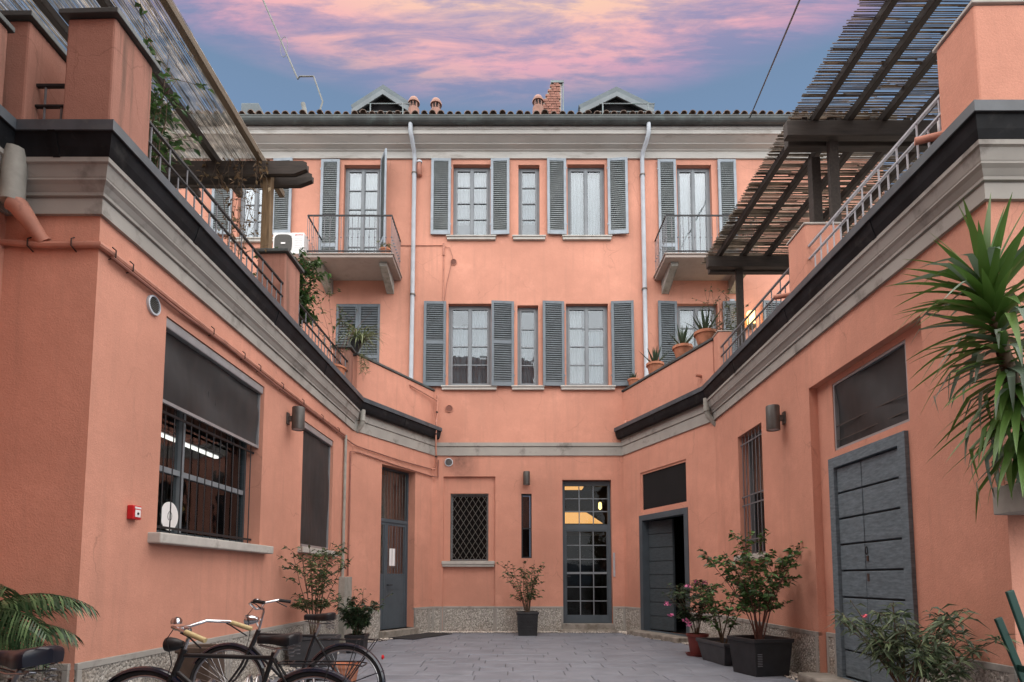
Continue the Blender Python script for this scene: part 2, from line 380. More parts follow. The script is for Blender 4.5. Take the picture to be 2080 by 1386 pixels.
def thing(name, label, cat, loc=(0, 0, 0), group=None):
    o = bpy.data.objects.new(name, None); o.empty_display_size = .1
    link(o, None, Matrix.Translation(loc)); return props(o, label, cat, group)
def part(name, mb, mat, parent=None, M=None, bevel=0, kind=None, label=None):
    me = mb.mesh(name) if isinstance(mb, MB) else mb
    if not me.materials: me.materials.append(MATS[mat])
    o = bpy.data.objects.new(name, me); link(o, parent, M)
    if bevel:
        b = o.modifiers.new('bevel', 'BEVEL'); b.width = bevel; b.segments = 2; b.limit_method = 'ANGLE'; b.angle_limit = R(40)
    if kind: o['kind'] = kind
    if label: o['label'] = label
    return o
def single(name, mb, mat, label, cat, group=None, bevel=0, M=None):
    return props(part(name, mb, mat, None, M, bevel), label, cat, group)
def at(M): return Matrix.Translation(M)
class Frame:
    def __init__(s, o, u, n=None):
        s.o = Vector((o[0], o[1])); s.u = Vector(u).normalized(); s.n = Vector(n).normalized() if n else Vector((s.u.y, -s.u.x))
    def p(s, u, d, z):
        q = s.o + s.u * u + s.n * d; return (q.x, q.y, z)
    def ang(s): return math.atan2(s.u.y, s.u.x)
def seg(p, q): return Frame(p, (q[0] - p[0], q[1] - p[1]))
def wall(F, u0, u1, z0, z1, holes, d=0.0, mb=None):
    mb = mb or MB()
    us = sorted({u0, u1, *[h[0] for h in holes], *[h[1] for h in holes]}); zs = sorted({z0, z1, *[h[2] for h in holes], *[h[3] for h in holes]})
    us = [u for u in us if u0 <= u <= u1]; zs = [z for z in zs if z0 <= z <= z1]
    for i in range(len(us) - 1):
        for j in range(len(zs) - 1):
            uc, zc_ = (us[i] + us[i + 1]) / 2, (zs[j] + zs[j + 1]) / 2
            if any(h[0] < uc < h[1] and h[2] < zc_ < h[3] for h in holes): continue
            mb.quad(F.p(us[i], d, zs[j]), F.p(us[i + 1], d, zs[j]), F.p(us[i + 1], d, zs[j + 1]), F.p(us[i], d, zs[j + 1]))
    for h in holes:
        a, b, c, e, dep = h[:5]; q = d - dep
        mb.quad(F.p(a, d, c), F.p(a, q, c), F.p(a, q, e), F.p(a, d, e)); mb.quad(F.p(b, d, c), F.p(b, d, e), F.p(b, q, e), F.p(b, q, c))
        mb.quad(F.p(a, d, e), F.p(a, q, e), F.p(b, q, e), F.p(b, d, e)); mb.quad(F.p(a, d, c), F.p(b, d, c), F.p(b, q, c), F.p(a, q, c))
    return mb
def rect_frame(mb, F, u0, u1, z0, z1, w, d0, d1, wb=None, wt=None):
    wb = w if wb is None else wb; wt = w if wt is None else wt
    mb.fb(F, u0, u0 + w, d0, d1, z0, z1); mb.fb(F, u1 - w, u1, d0, d1, z0, z1)
    mb.fb(F, u0 + w, u1 - w, d0, d1, z0, z0 + wb); mb.fb(F, u0 + w, u1 - w, d0, d1, z1 - wt, z1); return mb
# ================================================================== plan of the courtyard (metres, camera at origin)
G0 = (-4.35, -4.0); G1 = (-4.35, 4.85); A = (-3.54, 4.85); B = (-3.35, 12.2); C = (-1.98, 14.78)
D = (2.81, 14.78); E_ = (4.0, 11.45); F_ = (3.92, 4.65); G2 = (9.0, 4.65)
FAC = Frame((0, 14.78), (1, 0)); LW = seg(A, B); DL = seg(B, C); LF = seg(G1, A); LX = seg(G0, G1)
RW = Frame(F_, (E_[0] - F_[0], E_[1] - F_[1]), (-1, .0118)); DR = Frame(E_, (D[0] - E_[0], D[1] - E_[1]), (-.9417, -.3365)); RF = seg(F_, G2)
ZC = 4.41; ZP = .617
L_LW = (Vector(B) - Vector(A)).length; L_DL = (Vector(C) - Vector(B)).length; L_RW = (Vector(E_) - Vector(F_)).length; L_DR = (Vector(D) - Vector(E_)).length

# ------------------------------------------------------------------ ground and paving
g = MB(); g.box(-60, 60, -60, 14.9, -.3, -.03)
ground = props(part('ground', g, 'joint'), kind='structure')

pav = MB(); pav.box(-4.3, 4.6, -4.0, 14.7, -.029, -.012)
paving = props(part('courtyard_paving', pav, 'joint'), kind='structure')
def inside(x, y, m=.28):
    if y > 14.78 - m: return False
    if y < 4.85: return -4.2 < x < 4.4
    def right_of(p, q): # signed distance to the courtyard side
        t = (Vector(q) - Vector(p)).normalized(); n = Vector((t.y, -t.x)); return (Vector((x, y)) - Vector(p)).dot(n)
    return right_of(A, B) > m and (y < 12.2 or right_of(B, C) > m) and right_of(E_, F_) > m and (y < 11.45 or right_of(D, E_) > m)
SL, SW = .78, .365
def slab_mesh(l, w):
    b = bmesh.new(); bmesh.ops.create_cube(b, size=1)
    for v in b.verts: v.co = Vector((v.co.x * (l - .008), v.co.y * (w - .008), v.co.z * .05))
    bmesh.ops.bevel(b, geom=[e for e in b.edges if all(v.co.z > 0 for v in e.verts)], offset=.006, segments=1, affect='EDGES')
    me = bpy.data.meshes.new('paving_slab'); b.to_mesh(me); b.free(); return me
cache = {}
npv = 0
y = 3.2
row = 0
while y < 14.6:
    x = -4.6 + (row % 3) * .27 + rng.uniform(-.06, .06)
    while x < 4.6:
        l = SL * rng.choice([.62, 1, 1, 1, 1.25]); l = round(l, 3)
        cx = x + l / 2
        # cut the slab back to the gravel strip
        x0, x1 = x, x + l
        ok = [xx for xx in [x0 + (x1 - x0) * k / 12 for k in range(13)] if inside(xx, y - SW / 2) and inside(xx, y + SW / 2)]
        if len(ok) >= 4 and npv < 300:
            a, b_ = min(ok), max(ok); ll = round(b_ - a, 2)
            key = (ll, rng.choice('abc'))
            if key not in cache:
                me = slab_mesh(ll, SW); me.materials.append(MATS[{'a': 'paver', 'b': 'paver_b', 'c': 'paver_c'}[key[1]]]); cache[key] = me
            part('paving_slab', cache[key], None, paving, at(((a + b_) / 2, y, -.025 + rng.uniform(-.003, .003))) @ Matrix.Rotation(R(rng.uniform(-.25, .25)), 4, 'X'))
            npv += 1
        x += l
    y += SW; row += 1
# white gravel strip along the foot of the walls
gv = MB(); contour = [A, B, C, D, E_, F_]
OCT = [(1, 0, 0), (-1, 0, 0), (0, 1, 0), (0, -1, 0), (0, 0, 1), (0, 0, -1)]
OF = [(0, 2, 4), (2, 1, 4), (1, 3, 4), (3, 0, 4), (2, 0, 5), (1, 2, 5), (3, 1, 5), (0, 3, 5)]
for p, q in zip(contour, contour[1:]):
    Fq = seg(p, q); ln = (Vector(q) - Vector(p)).length
    for i in range(int(ln * 420)):
        u = rng.uniform(0, ln); d = .05 + abs(rng.gauss(0, .13))
        if d > .42: continue
        c = Fq.p(u, d, -.004 + rng.uniform(0, .012)); s = rng.uniform(.008, .019)
        a = rng.uniform(0, 6.28); sx, sy, sz = s * rng.uniform(.8, 1.4), s * rng.uniform(.7, 1.1), s * rng.uniform(.5, .9)
        gv.add([(c[0] + v[0] * sx * math.cos(a) - v[1] * sy * math.sin(a), c[1] + v[0] * sx * math.sin(a) + v[1] * sy * math.cos(a), c[2] + v[2] * sz) for v in OCT], OF)
props(part('gravel_strip', gv, 'gravel'), 'pale loose gravel along the foot of the courtyard walls', 'gravel', kind='stuff')

# ------------------------------------------------------------------ main building at the end of the courtyard
MBD = thing('apartment_building', 'tall salmon apartment building with grey shutters closing the end of the courtyard', 'building', (0, 14.78, 0))
ZT = 12.36
UPW = [(-1.554, -.57, 10.21, 12.216), (.168, .725, 10.21, 12.20), (1.463, 2.447, 10.21, 12.216), (-7.2, -6.35, 10.15, 12.2)]
BAL = [(-4.428, -3.47, 9.13, 12.2), (4.35, 5.256, 9.13, 12.2)]
LOW = [(-1.648, -.538, 6.21, 8.405), (.139, .68, 6.21, 8.36), (1.395, 2.485, 6.21, 8.405), (4.278, 5.322, 6.21, 8.405), (-4.55, -3.41, 6.21, 8.40), (7.06, 8.1, 6.21, 8.405)]
holes = [(*h, .22) for h in UPW + BAL + LOW] + [(-1.727, -.422, 0, 3.88, .07), (.235, .495, 1.815, 3.442, .2), (1.271, 2.505, .10, 3.793, .24)]
w = wall(FAC, -9.5, 9.8, 0, ZT, holes)
wall(FAC, -1.727, -.422, ZP, 3.88, [(-1.56, -.594, 1.742, 3.454, .22)], d=-.07, mb=w)
w.box(-9.5, -9.4, 14.785, 22, 0, ZT); w.box(9.7, 9.8, 14.785, 22, 0, ZT)
part('wall', w, 'stucco', MBD)
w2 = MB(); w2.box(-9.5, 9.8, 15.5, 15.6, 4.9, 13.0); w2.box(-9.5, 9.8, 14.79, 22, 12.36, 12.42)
part('inner_wall', w2, 'dark_room', MBD)
cor = [(0, 12.35), (.05, 12.35), (.05, 12.53), (.085, 12.545), (.10, 12.57), (.15, 12.585), (.19, 12.60), (.23, 12.615), (.23, 12.635), (.26, 12.65), (.40, 12.735), (.43, 12.735), (.43, 12.84), (.45, 12.85), (.45, 12.93), (0, 12.93)]
part('cornice', MB().sweep(cor, [(-9.5, 14.78), (9.8, 14.78)]), 'cornice_main', MBD)
gp = [(.42, 13.05)]
for k in range(9):
    a = math.pi * (1 + k / 8); gp.append((.54 + .115 * math.cos(a), 13.045 + .135 * math.sin(a)))
gp += [(.665, 13.05), (.665, 13.07), (.64, 13.07), (.63, 13.05)]
gt = part('gutter', MB().sweep(gp, [(-9.5, 14.78), (9.8, 14.78)]), 'copper_dark', MBD)
for x in [-8.4 + 1.95 * i for i in range(10)]:
    part('gutter_joint', MB().sweep([(d * 1.0 + (d - .54) * .03, z - .004) for d, z in gp], [(x, 14.78), (x + .05, 14.78)]), 'copper_dark', gt)
# roof: sloping deck and a first course of curved tiles along the eave
rf = MB(); rf.add([(-9.6, 14.30, 13.17), (9.9, 14.30, 13.17), (9.9, 20.5, 15.1), (-9.6, 20.5, 15.1), (-9.6, 14.30, 12.94), (9.9, 14.30, 12.94), (9.9, 20.5, 15.0), (-9.6, 20.5, 15.0)],
                 [(0, 1, 2, 3), (7, 6, 5, 4), (0, 4, 5, 1), (1, 5, 6, 2), (2, 6, 7, 3), (3, 7, 4, 0)])
roof = part('roof', rf, 'roof_tile', MBD)
def tile_mesh(r, l):
    m = MB(); n = 8; vs = []
    for (yy, rr, zz) in ((0, r, 0), (l, r * .8, l * .33)):
        for t_ in (1.0, .82):
            for k in range(n + 1):
                a = math.pi * k / n; vs.append((rr * t_ * math.cos(a), yy, zz + rr * t_ * math.sin(a)))
    k1 = n + 1; fs = []
    for k in range(n):
        fs += [(k, k + 1, 2 * k1 + k + 1, 2 * k1 + k), (k1 + k + 1, k1 + k, 3 * k1 + k, 3 * k1 + k + 1), (k, k1 + k, k1 + k + 1, k + 1)]
    m.add(vs, fs); m.smooth = True; return m.mesh('roof_tile')
tmesh = [tile_mesh(.088, .5), tile_mesh(.094, .5), tile_mesh(.082, .5)]
for me in tmesh: me.materials.append(MATS['roof_tile'])
for i in range(86):
    part('roof_tile', tmesh[i % 3], None, roof, at((-9.4 + .223 * i + rng.uniform(-.015, .015), 14.28 + rng.uniform(-.03, .02), 13.225 + rng.uniform(-.012, .014))))
# string course
sc = [(-.02, 4.41), (.03, 4.41), (.03, 4.63), (.022, 4.632), (.022, 4.642), (.05, 4.648), (.05, 4.74), (-.02, 4.75)]
part('string_course', MB().sweep(sc, [C, D]), 'cornice', MBD)

def pane(F, u0, u1, z0, z1, d, parent, mat='glass'):
    m = MB(); m.fb(F, u0, u1, d - .004, d, z0, z1); return part('pane', m, mat, parent)
CURT = [[(0, .5, .24, 1, 'curtain'), (.5, 1, 0, 1, 'curtain')], [(0, 1, .25, 1, 'curtain_blue')], [(0, .48, 0, .97, 'curtain'), (.52, 1, 0, .97, 'curtain')], [(0, 1, 0, 1, 'curtain_blue')], [(0, 1, .0, 1, 'curtain')],
        [(0, .42, 0, 1, 'curtain'), (.58, 1, 0, 1, 'curtain')], [(0, .5, .0, .78, 'curtain_blue'), (.5, 1, 0, 1, 'curtain_blue')], [(0, 1, .0, .75, 'curtain_blue')], [(0, .40, 0, 1, 'curtain'), (.40, 1, 0, .72, 'curtain_blue')], [(0, 1, .35, 1, 'curtain')], [(0, 1, 0, 1, 'curtain_blue')]]
ncas = [0]
def casement(F, ua, ub, za, zb, d, parent, leaves=2, rows=4, mat='frame_grey', curtain='curtain', sill=True, gmat='glass', panel=0.0, cd=.14, label=None):
    fr = MB(); rect_frame(fr, F, ua, ub, za, zb, .055, d - .06, d)
    win = part('window', fr, mat, parent, label=label)
    wl = (ub - ua - .11) / leaves
    for k in range(leaves):
        a = ua + .055 + k * wl; b = a + wl; s = MB(); e = .003
        rect_frame(s, F, a + e, b - e, za + .055 + e, zb - .055 - e, .05, d - .05, d + .012, wb=.06 + panel)
        z0, z1 = za + .055 + .06 + panel, zb - .055 - .05
        rh = (z1 - z0) / rows
        for q in range(1, rows): s.fb(F, a + .05, b - .05, d - .04, d + .006, z0 + q * rh - .014, z0 + q * rh + .014)
        if k == 1: s.fb(F, a - .03, a + .03, d + .013, d + .028, za + .06, zb - .06)
        part('sash', s, mat, win)
        for q in range(rows):
            pane(F, a + .05, b - .05, z0 + q * rh + .014 * (q > 0), z0 + (q + 1) * rh - .014 * (q < rows - 1), d - .015, win, gmat)
    for (f0, f1, g0, g1, cm) in CURT[ncas[0] % len(CURT)] if curtain else ():
        c = MB(); n = max(8, int(44 * (f1 - f0))); ca, cb = ua + .02 + (ub - ua - .04) * f0, ua + .02 + (ub - ua - .04) * f1; h0, h1 = za + .03 + (zb - za - .05) * g0, za + .03 + (zb - za - .05) * g1
        for k in range(n + 1):
            u = ca + (cb - ca) * k / n; dd = d - cd + .014 * math.sin(k * 1.7 + f0 * 9) + .010 * math.sin(k * .61)
            for z in (h0, h1): c.v.append(F.p(u, dd, z))
        c.f = [(2 * k, 2 * k + 2, 2 * k + 3, 2 * k + 1) for k in range(n)]; c.smooth = True
        part('curtain', c, cm, win)
    ncas[0] += 1
    if sill:
        s = MB(); s.fb(F, ua - .14, ub + .14, -.02, .075, za - .105, za - .035); s.fb(F, ua - .16, ub + .16, -.02, .10, za - .035, za)
        part('sill', s, 'sill_stone', win, bevel=.006)
    return win
def shutter(F, ua, ub, za, zb, d, parent, mat, lmat, mids=(), label=None, name='shutter', gap=.056):
    s = MB(); rect_frame(s, F, ua, ub, za, zb, .068, d, d + .042, wb=.11, wt=.075)
    cuts = [za + .11] + [z for z in mids] + [zb - .075]
    for z in mids: s.fb(F, ua + .068, ub - .068, d, d + .042, z - .05, z + .05)
    # hinges and catch
    for z in (za + .25, zb - .3): s.fb(F, ua - .018, ua + .02, d + .042, d + .05, z, z + .05)
    sh = part(name, s, mat, parent, bevel=.004, label=label)
    l = MB()
    for i in range(len(cuts) - 1):
        z0 = cuts[i] + (.05 if i else 0); z1 = cuts[i + 1] - (.05 if i < len(cuts) - 2 else 0); n = int((z1 - z0) / gap)
        for k in range(n):
            z = z0 + (k + .5) * (z1 - z0) / n; a, b = ua + .066, ub - .066
            l.add([F.p(a, d + .004, z + .018), F.p(b, d + .004, z + .018), F.p(b, d + .040, z - .016), F.p(a, d + .040, z - .016),
                   F.p(a, d + .004, z + .030), F.p(b, d + .004, z + .030), F.p(b, d + .040, z - .002), F.p(a, d + .040, z - .002)],
                  [(3, 2, 1, 0), (4, 5, 6, 7), (2, 3, 7, 6), (0, 1, 5, 4)])
        l.fb(F, ua + .067, ub - .067, d + .001, d + .003, z0, z1)
    part('louvres', l, lmat, sh, kind='stuff')
    return sh
def hung(hinge, width, side, za, zb, mat, lmat, mids=()):
    a = R(rng.uniform(.5, 5.5)); c_, s_ = math.cos(a), math.sin(a); dz = rng.uniform(-.006, .006)
    Fh = Frame((hinge, 14.78 - .03), (side * c_, -s_), (-side * s_, -c_))
    return shutter(Fh, 0, width, za + dz, zb + dz, 0, MBD, mat, lmat, mids=mids)
# upper floor
casement(FAC, *UPW[0], -.14, MBD, rows=4, curtain='curtain')
casement(FAC, *UPW[1], -.14, MBD, leaves=1, rows=4, curtain='curtain_blue')
casement(FAC, *UPW[2], -.14, MBD, rows=1, curtain='curtain_blue')
casement(FAC, *UPW[3], -.14, MBD, rows=4, curtain='curtain_blue')
for (a, b) in ((-2.123, -1.605), (-.557, -.065), (.919, 1.424), (2.512, 3.036), (-6.28, -5.76), (-7.85, -7.33)):
    left = any(abs(b - w_[0]) < .16 for w_ in UPW); hung(b if left else a, b - a, -1 if left else 1, 10.24, 12.33, 'shutter_blue', 'louvre_grey')
# balcony doors
casement(FAC, *BAL[0], -.14, MBD, rows=5, curtain='curtain', sill=False, panel=.25)
casement(FAC, *BAL[1], -.14, MBD, rows=1, curtain='curtain_blue', sill=False, panel=.45)
shutter(FAC, -5.023, -4.531, 9.16, 12.31, .03, MBD, 'shutter_blue', 'louvre_grey', mids=(9.95,))
OPEN = Frame((-3.43, 14.77), (.5, -1), (-1, -.5))
shutter(OPEN, 0.0, .5, 9.16, 12.31, 0, MBD, 'shutter_blue', 'louvre_grey', mids=(9.95,))
shutter(FAC, 3.832, 4.311, 9.16, 12.31, .03, MBD, 'shutter_blue', 'louvre_grey', mids=(9.95,))
shutter(FAC, 5.412, 5.891, 9.16, 12.31, .03, MBD, 'shutter_blue', 'louvre_grey', mids=(9.95,))
# first floor
casement(FAC, *LOW[0], -.14, MBD, rows=4, curtain='curtain_blue')
casement(FAC, *LOW[1], -.14, MBD, leaves=1, rows=4, curtain='curtain_blue')
casement(FAC, *LOW[2], -.14, MBD, rows=4, curtain='curtain')
casement(FAC, *LOW[3], -.14, MBD, rows=4, curtain='curtain')
casement(FAC, *LOW[5], -.14, MBD, rows=4, curtain='curtain_blue')
for (a, b, m) in ((-2.27, -1.699, (7.35,)), (-.533, .051, (7.35,)), (.786, 1.344, ()), (2.556, 3.132, ()), (3.756, 4.252, ()), (5.44, 5.95, ()), (6.45, 7.0, ())):
    left = any(abs(b - w_[0]) < .16 for w_ in LOW); hung(b if left else a, b - a, -1 if left else 1, 6.20, 8.44, 'shutter_dark', 'louvre_dark', m)
for (a, b) in ((-4.552, -3.982), (-3.978, -3.407)):
    shutter(FAC, a, b, 6.20, 8.40, -.05, MBD, 'shutter_dark', 'louvre_dark', mids=(7.0,), gap=.066)
# balconies
def balcony(x0, x1, lab):
    dp = 1.12; zs, zt = 9.0, 9.125
    s = MB(); s.fb(FAC, x0, x1, 0, dp, zs + .02, zt - .03); s.fb(FAC, x0 - .03, x1 + .03, 0, dp + .03, zt - .03, zt)
    slab = part('balcony', s, 'balcony_soffit', MBD, bevel=.01, label=lab)
    for xb in (x0 + .18, x1 - .36):
        prof = [(0, 9.018), (.92, 9.018), (.92, 8.92), (.72, 8.88), (.0, 8.66)]
        b = MB(); k = len(prof); b.v = [FAC.p(xb, d, z) for d, z in prof] + [FAC.p(xb + .18, d, z) for d, z in prof]
        b.f = [tuple(range(k)), tuple(range(k, 2 * k))[::-1]] + [(i, (i + 1) % k, k + (i + 1) % k, k + i) for i in range(k)]
        part('bracket', b, 'concrete', slab, bevel=.012)
    rt = 10.10; e = .04
    path = [FAC.p(x0 + e, 0, rt), FAC.p(x0 + e, dp - e, rt), FAC.p(x1 - e, dp - e, rt), FAC.p(x1 - e, 0, rt)]
    rail = MB()
    for zz, th in ((rt, .016), (9.20, .012)):
        rail.fb(FAC, x0 + e - .014, x0 + e + .014, 0, dp - e, zz - th, zz + th); rail.fb(FAC, x1 - e - .014, x1 - e + .014, 0, dp - e, zz - th, zz + th)
        rail.fb(FAC, x0 + e, x1 - e, dp - e - .014, dp - e + .014, zz - th, zz + th + .002)
    part('balcony_rail', rail, 'iron', slab)
    bar = MB(); bar.tube([(0, 0, 9.13), (0, 0, rt)], .0075, 6); bar.lathe((0, 0, 9.55), [(.0, -.03), (.018, -.012), (.018, .012), (0, .03)], 8); bm_ = bar.mesh('baluster'); bm_.materials.append(MATS['iron_grey'])
    n = int((x1 - x0) / .14)
    pts = [(x0 + e + (x1 - x0 - 2 * e) * k / n, dp - e) for k in range(n + 1)] + [(xx, (dp - e) * k / 8) for xx in (x0 + e, x1 - e) for k in range(8)]
    for (u, d) in pts: part('baluster', bm_, None, slab, at(FAC.p(u, d, 0)))
balcony(-5.0, -2.88, 'balcony beside the white air conditioner'); balcony(3.70, 5.98, 'balcony above the aloe pots')
# downpipes
def downpipe(pts, r, mat, parent, clamps=(), name='downpipe'):
    o = part(name, MB().tube(pts, r, 12), mat, parent)
    for (x, y_, z) in clamps: part('clamp', MB().lathe((x, y_, z), [(r * 1.02, -.02), (r * 1.35, -.02), (r * 1.35, .02), (r * 1.02, .02)], 12), 'grille_metal', o)
    return o
downpipe([(-2.60, 14.24, 12.95), (-2.60, 14.26, 12.72), (-2.58, 14.36, 12.62), (-2.56, 14.60, 12.44), (-2.56, 14.69, 12.32), (-2.575, 14.70, 5.4)], .055, 'pipe_pale', MBD, [(-2.562, 14.70, z) for z in (11.9, 8.6)])
downpipe([(3.50, 14.24, 12.95), (3.50, 14.26, 12.70), (3.48, 14.40, 12.58), (3.42, 14.62, 12.42), (3.42, 14.69, 12.30), (3.43, 14.70, 5.4)], .055, 'pipe_pale', MBD, [(3.42, 14.70, z) for z in (11.85, 8.75)])
# plinth along the facade
def plinth_run(F, u0, u1, cuts, parent, d=0.0, z1=ZP):
    us = [u0] + [c for c in cuts if u0 < c < u1] + [u1]
    for a, b in zip(us, us[1:]):
        m = MB(); m.fb(F, a + .004, b - .004, d - .05, d + .022, -.02, z1 - .055); rect = part('plinth_panel', m, 'pebble_dash', parent)
        t_ = MB(); t_.fb(F, a, b, d - .05, d + .030, z1 - .055, z1)
        t_.fb(F, a, a + .05, d + .010, d + .030, -.02, z1 - .055); t_.fb(F, b - .05, b, d + .010, d + .030, -.02, z1 - .055)
        part('plinth_border', t_, 'cornice', rect, bevel=.004)
plinth_run(FAC, -1.975, -1.73, [], MBD); plinth_run(FAC, -1.73, -.42, [], MBD, d=-.05); plinth_run(FAC, -.42, 1.271, [.45], MBD); plinth_run(FAC, 2.505, 2.80, [], MBD)
# ground floor: grille window in its niche
win = part('window', rect_frame(MB(), FAC, -1.56, -.594, 1.742, 3.454, .05, -.26, -.20), 'frame_grey', MBD)
s = MB(); s.fb(FAC, -1.755, -.435, -.07, .055, 1.66, 1.742); s.fb(FAC, -1.74, -.45, -.07, .035, 1.60, 1.66); part('sill', s, 'sill_stone', win, bevel=.006)
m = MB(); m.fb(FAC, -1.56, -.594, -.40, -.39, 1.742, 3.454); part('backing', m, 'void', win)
pane(FAC, -1.51, -.644, 1.79, 3.404, -.23, win, 'glass_dark')
gr = MB(); rect_frame(gr, FAC, -1.555, -.60, 1.747, 3.449, .022, -.115, -.10)
W_, H_ = .911, 1.658; u0, z0 = -1.533, 1.769; nx, nz = 6, 7
grille = part('grille_frame', gr, 'grille_metal', win)
for sgn in (1, -1):
    for k in range(-nz, nx + nz + 1):
        # diagonal bar: u = u0 + (k + sgn*t)*W/nx , z = z0 + t*H/nz
        ts = []
        for t_ in [i * nz / 60 for i in range(61)]:
            uu = (k + sgn * t_) * W_ / nx
            if -1e-6 <= uu <= W_ + 1e-6: ts.append(t_)
        if len(ts) > 4:
            a, b = ts[0], ts[-1]; o_ = .002 * sgn
            part('grille_bar', MB().tube([FAC.p(u0 + (k + sgn * a) * W_ / nx, -.108 + o_ * 3, z0 + a * H_ / nz), FAC.p(u0 + (k + sgn * b) * W_ / nx, -.108 + o_ * 3, z0 + b * H_ / nz)], .0075, 6), 'grille_metal', win)
# slot window
win = part('window', rect_frame(MB(), FAC, .235, .495, 1.815, 3.442, .035, -.2, -.05), 'iron', MBD)
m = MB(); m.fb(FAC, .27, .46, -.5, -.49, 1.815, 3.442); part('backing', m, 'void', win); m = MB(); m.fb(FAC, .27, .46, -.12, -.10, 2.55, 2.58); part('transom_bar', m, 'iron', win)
pane(FAC, .27, .46, 1.85, 2.55, -.13, win, 'glass_dark'); pane(FAC, .27, .46, 2.58, 3.407, -.13, win, 'glass')
# glazed entrance door
dx0, dx1 = 1.272, 2.504
door = part('glazed_door', rect_frame(MB(), FAC, dx0, dx1, .19, 3.78, .075, -.23, -.14, wb=.02, wt=.12), 'door_grey', MBD, bevel=.004)
m = MB(); m.fb(FAC, dx0 + .075, dx1 - .075, -.22, -.13, 2.535, 2.675); part('transom_bar', m, 'door_grey', door)
lf = MB(); a, b = dx0 + .078, dx1 - .078; rect_frame(lf, FAC, a, b, .205, 2.53, .035, -.2, -.135, wb=.19)
part('door_leaf', lf, 'door_grey', door)
mt = MB(); cw = (b - a - .07) / 3
rows = 6; z0, z1 = .395, 2.495; rh = (z1 - z0) / rows
for k in (1, 2): mt.fb(FAC, a + .035 + k * cw - .011, a + .035 + k * cw + .011, -.185, -.14, z0, z1)
for q in range(1, rows):
    hw = .026 if q == 3 else .011
    mt.fb(FAC, a + .036, b - .036, -.183, -.142, z0 + q * rh - hw, z0 + q * rh + hw)
part('glazing_bars', mt, 'frame_grey', door)
for k in range(3):
    for q in range(rows):
        pane(FAC, a + .035 + k * cw + .011, a + .035 + (k + 1) * cw - .011, z0 + q * rh + .012, z0 + (q + 1) * rh - .012, -.16, door, 'glass_dark')
tz0, tz1 = 2.675, 3.66; th = (tz1 - tz0) / 3; mt = MB(); ta, tb = dx0 + .075, dx1 - .075; tw = (tb - ta) / 3
for k in (1, 2): mt.fb(FAC, ta + k * tw - .011, ta + k * tw + .011, -.185, -.14, tz0, tz1)
for q in (1, 2): mt.fb(FAC, ta, tb, -.183, -.142, tz0 + q * th - .011, tz0 + q * th + .011)
part('transom_bars', mt, 'frame_grey', door)
for k in range(3):
    for q in range(3): pane(FAC, ta + k * tw + .011, ta + (k + 1) * tw - .011, tz0 + q * th + .012, tz0 + (q + 1) * th - .012, -.16, door, 'glass_dark')
part('handle', MB().tube([FAC.p(a + .02, -.13, 1.36), FAC.p(a + .02, -.08, 1.36), FAC.p(a + .12, -.07, 1.36)], .012, 8), 'iron', door)
m = MB(); m.fb(FAC, 1.25, 2.53, -.24, .06, .04, .19); part('threshold', m, 'step_stone', door, bevel=.015)
m = MB(); m.fb(FAC, 1.12, 2.62, -.02, .16, -.03, .05); part('doorstep', m, 'step_stone', door, bevel=.02)
# hall behind the glazed door, with its lit cove and wall light
hb = MB(); hb.box(.6, 3.4, 14.99, 15.02, .05, 4.3)
hall = MB(); x0, x1, y0, y1, z0, z1 = .7, 3.3, 15.03, 19.5, .1, 4.2
hall.quad((x0, y1, z0), (x1, y1, z0), (x1, y1, z1), (x0, y1, z1)); hall.quad((x0, y0, z0), (x0, y1, z0), (x0, y1, z1), (x0, y0, z1)); hall.quad((x1, y0, z0), (x1, y1, z0), (x1, y1, z1), (x1, y0, z1))
hall.quad((x0, y0, z1), (x1, y0, z1), (x1, y1, z1), (x0, y1, z1)); hall.quad((x0, y0, z0), (x1, y0, z0), (x1, y1, z0), (x0, y1, z0))
part('hall_wall', hall, 'room_wall', MBD)
m = MB(); m.box(1.3, 3.0, 17.2, 17.5, .1, 2.55); m.box(1.4, 2.2, 16.6, 16.9, .1, 1.25); m.box(2.45, 3.2, 16.0, 16.4, .1, 1.9); part('hall_furniture', m, 'dark_room', MBD)
m = MB(); m.add([(1.45, 17.4, 2.93), (2.20, 17.4, 2.93), (2.62, 16.9, 2.88), (1.45, 17.4, 3.26), (2.20, 17.4, 3.26), (2.30, 16.9, 3.10)], [(0, 1, 4, 3), (1, 2, 5, 4)])
part('cove_light', m, 'warm_soft', MBD); m = MB(); m.box(1.42, 1.95, 16.0, 16.4, 3.78, 3.84); part('ceiling_light', m, 'warm_soft', MBD)
m = MB().lathe((2.46, 16.4, 3.32), [(.01, -.1), (.05, -.05), (.04, .1), (.0, .12)], 12); part('hall_sconce', m, 'warm_light', MBD)

# vents, wall fittings
def vent(F, u, z, r, lab, mat='pipe_pale', d=0.0):
    t = thing('wall_vent', lab, 'vent', F.p(u, d, z), 'round wall vents')
    ring = MB(); fm = MB(); n = 24
    Mx = Matrix(((F.u.x, F.n.x, 0, 0), (F.u.y, F.n.y, 0, 0), (0, 0, 1, 0), (0, 0, 0, 1)))
    ring.lathe((0, 0, 0), [(r, -.01), (r, .025), (r * .84, .028), (r * .84, .006), (0.0, .004)], n, 'Y')
    part('ring', ring, mat, t, at(F.p(u, d, z)) @ Mx)
    for k in range(-4, 5):
        zz = k * r * .19; hw = math.sqrt(max(0, (r * .83) ** 2 - zz * zz)); fm.box(-hw, hw, .006, .018, zz - r * .05, zz + r * .045)
    part('mesh', fm, 'fan_dark' if mat != 'pipe_pink' else 'pipe_brown', t, at(F.p(u, d, z)) @ Mx, kind='stuff'); return t
vent(FAC, -1.60, 4.24, .105, 'pale ringed vent below the string course beside sooty plaster')
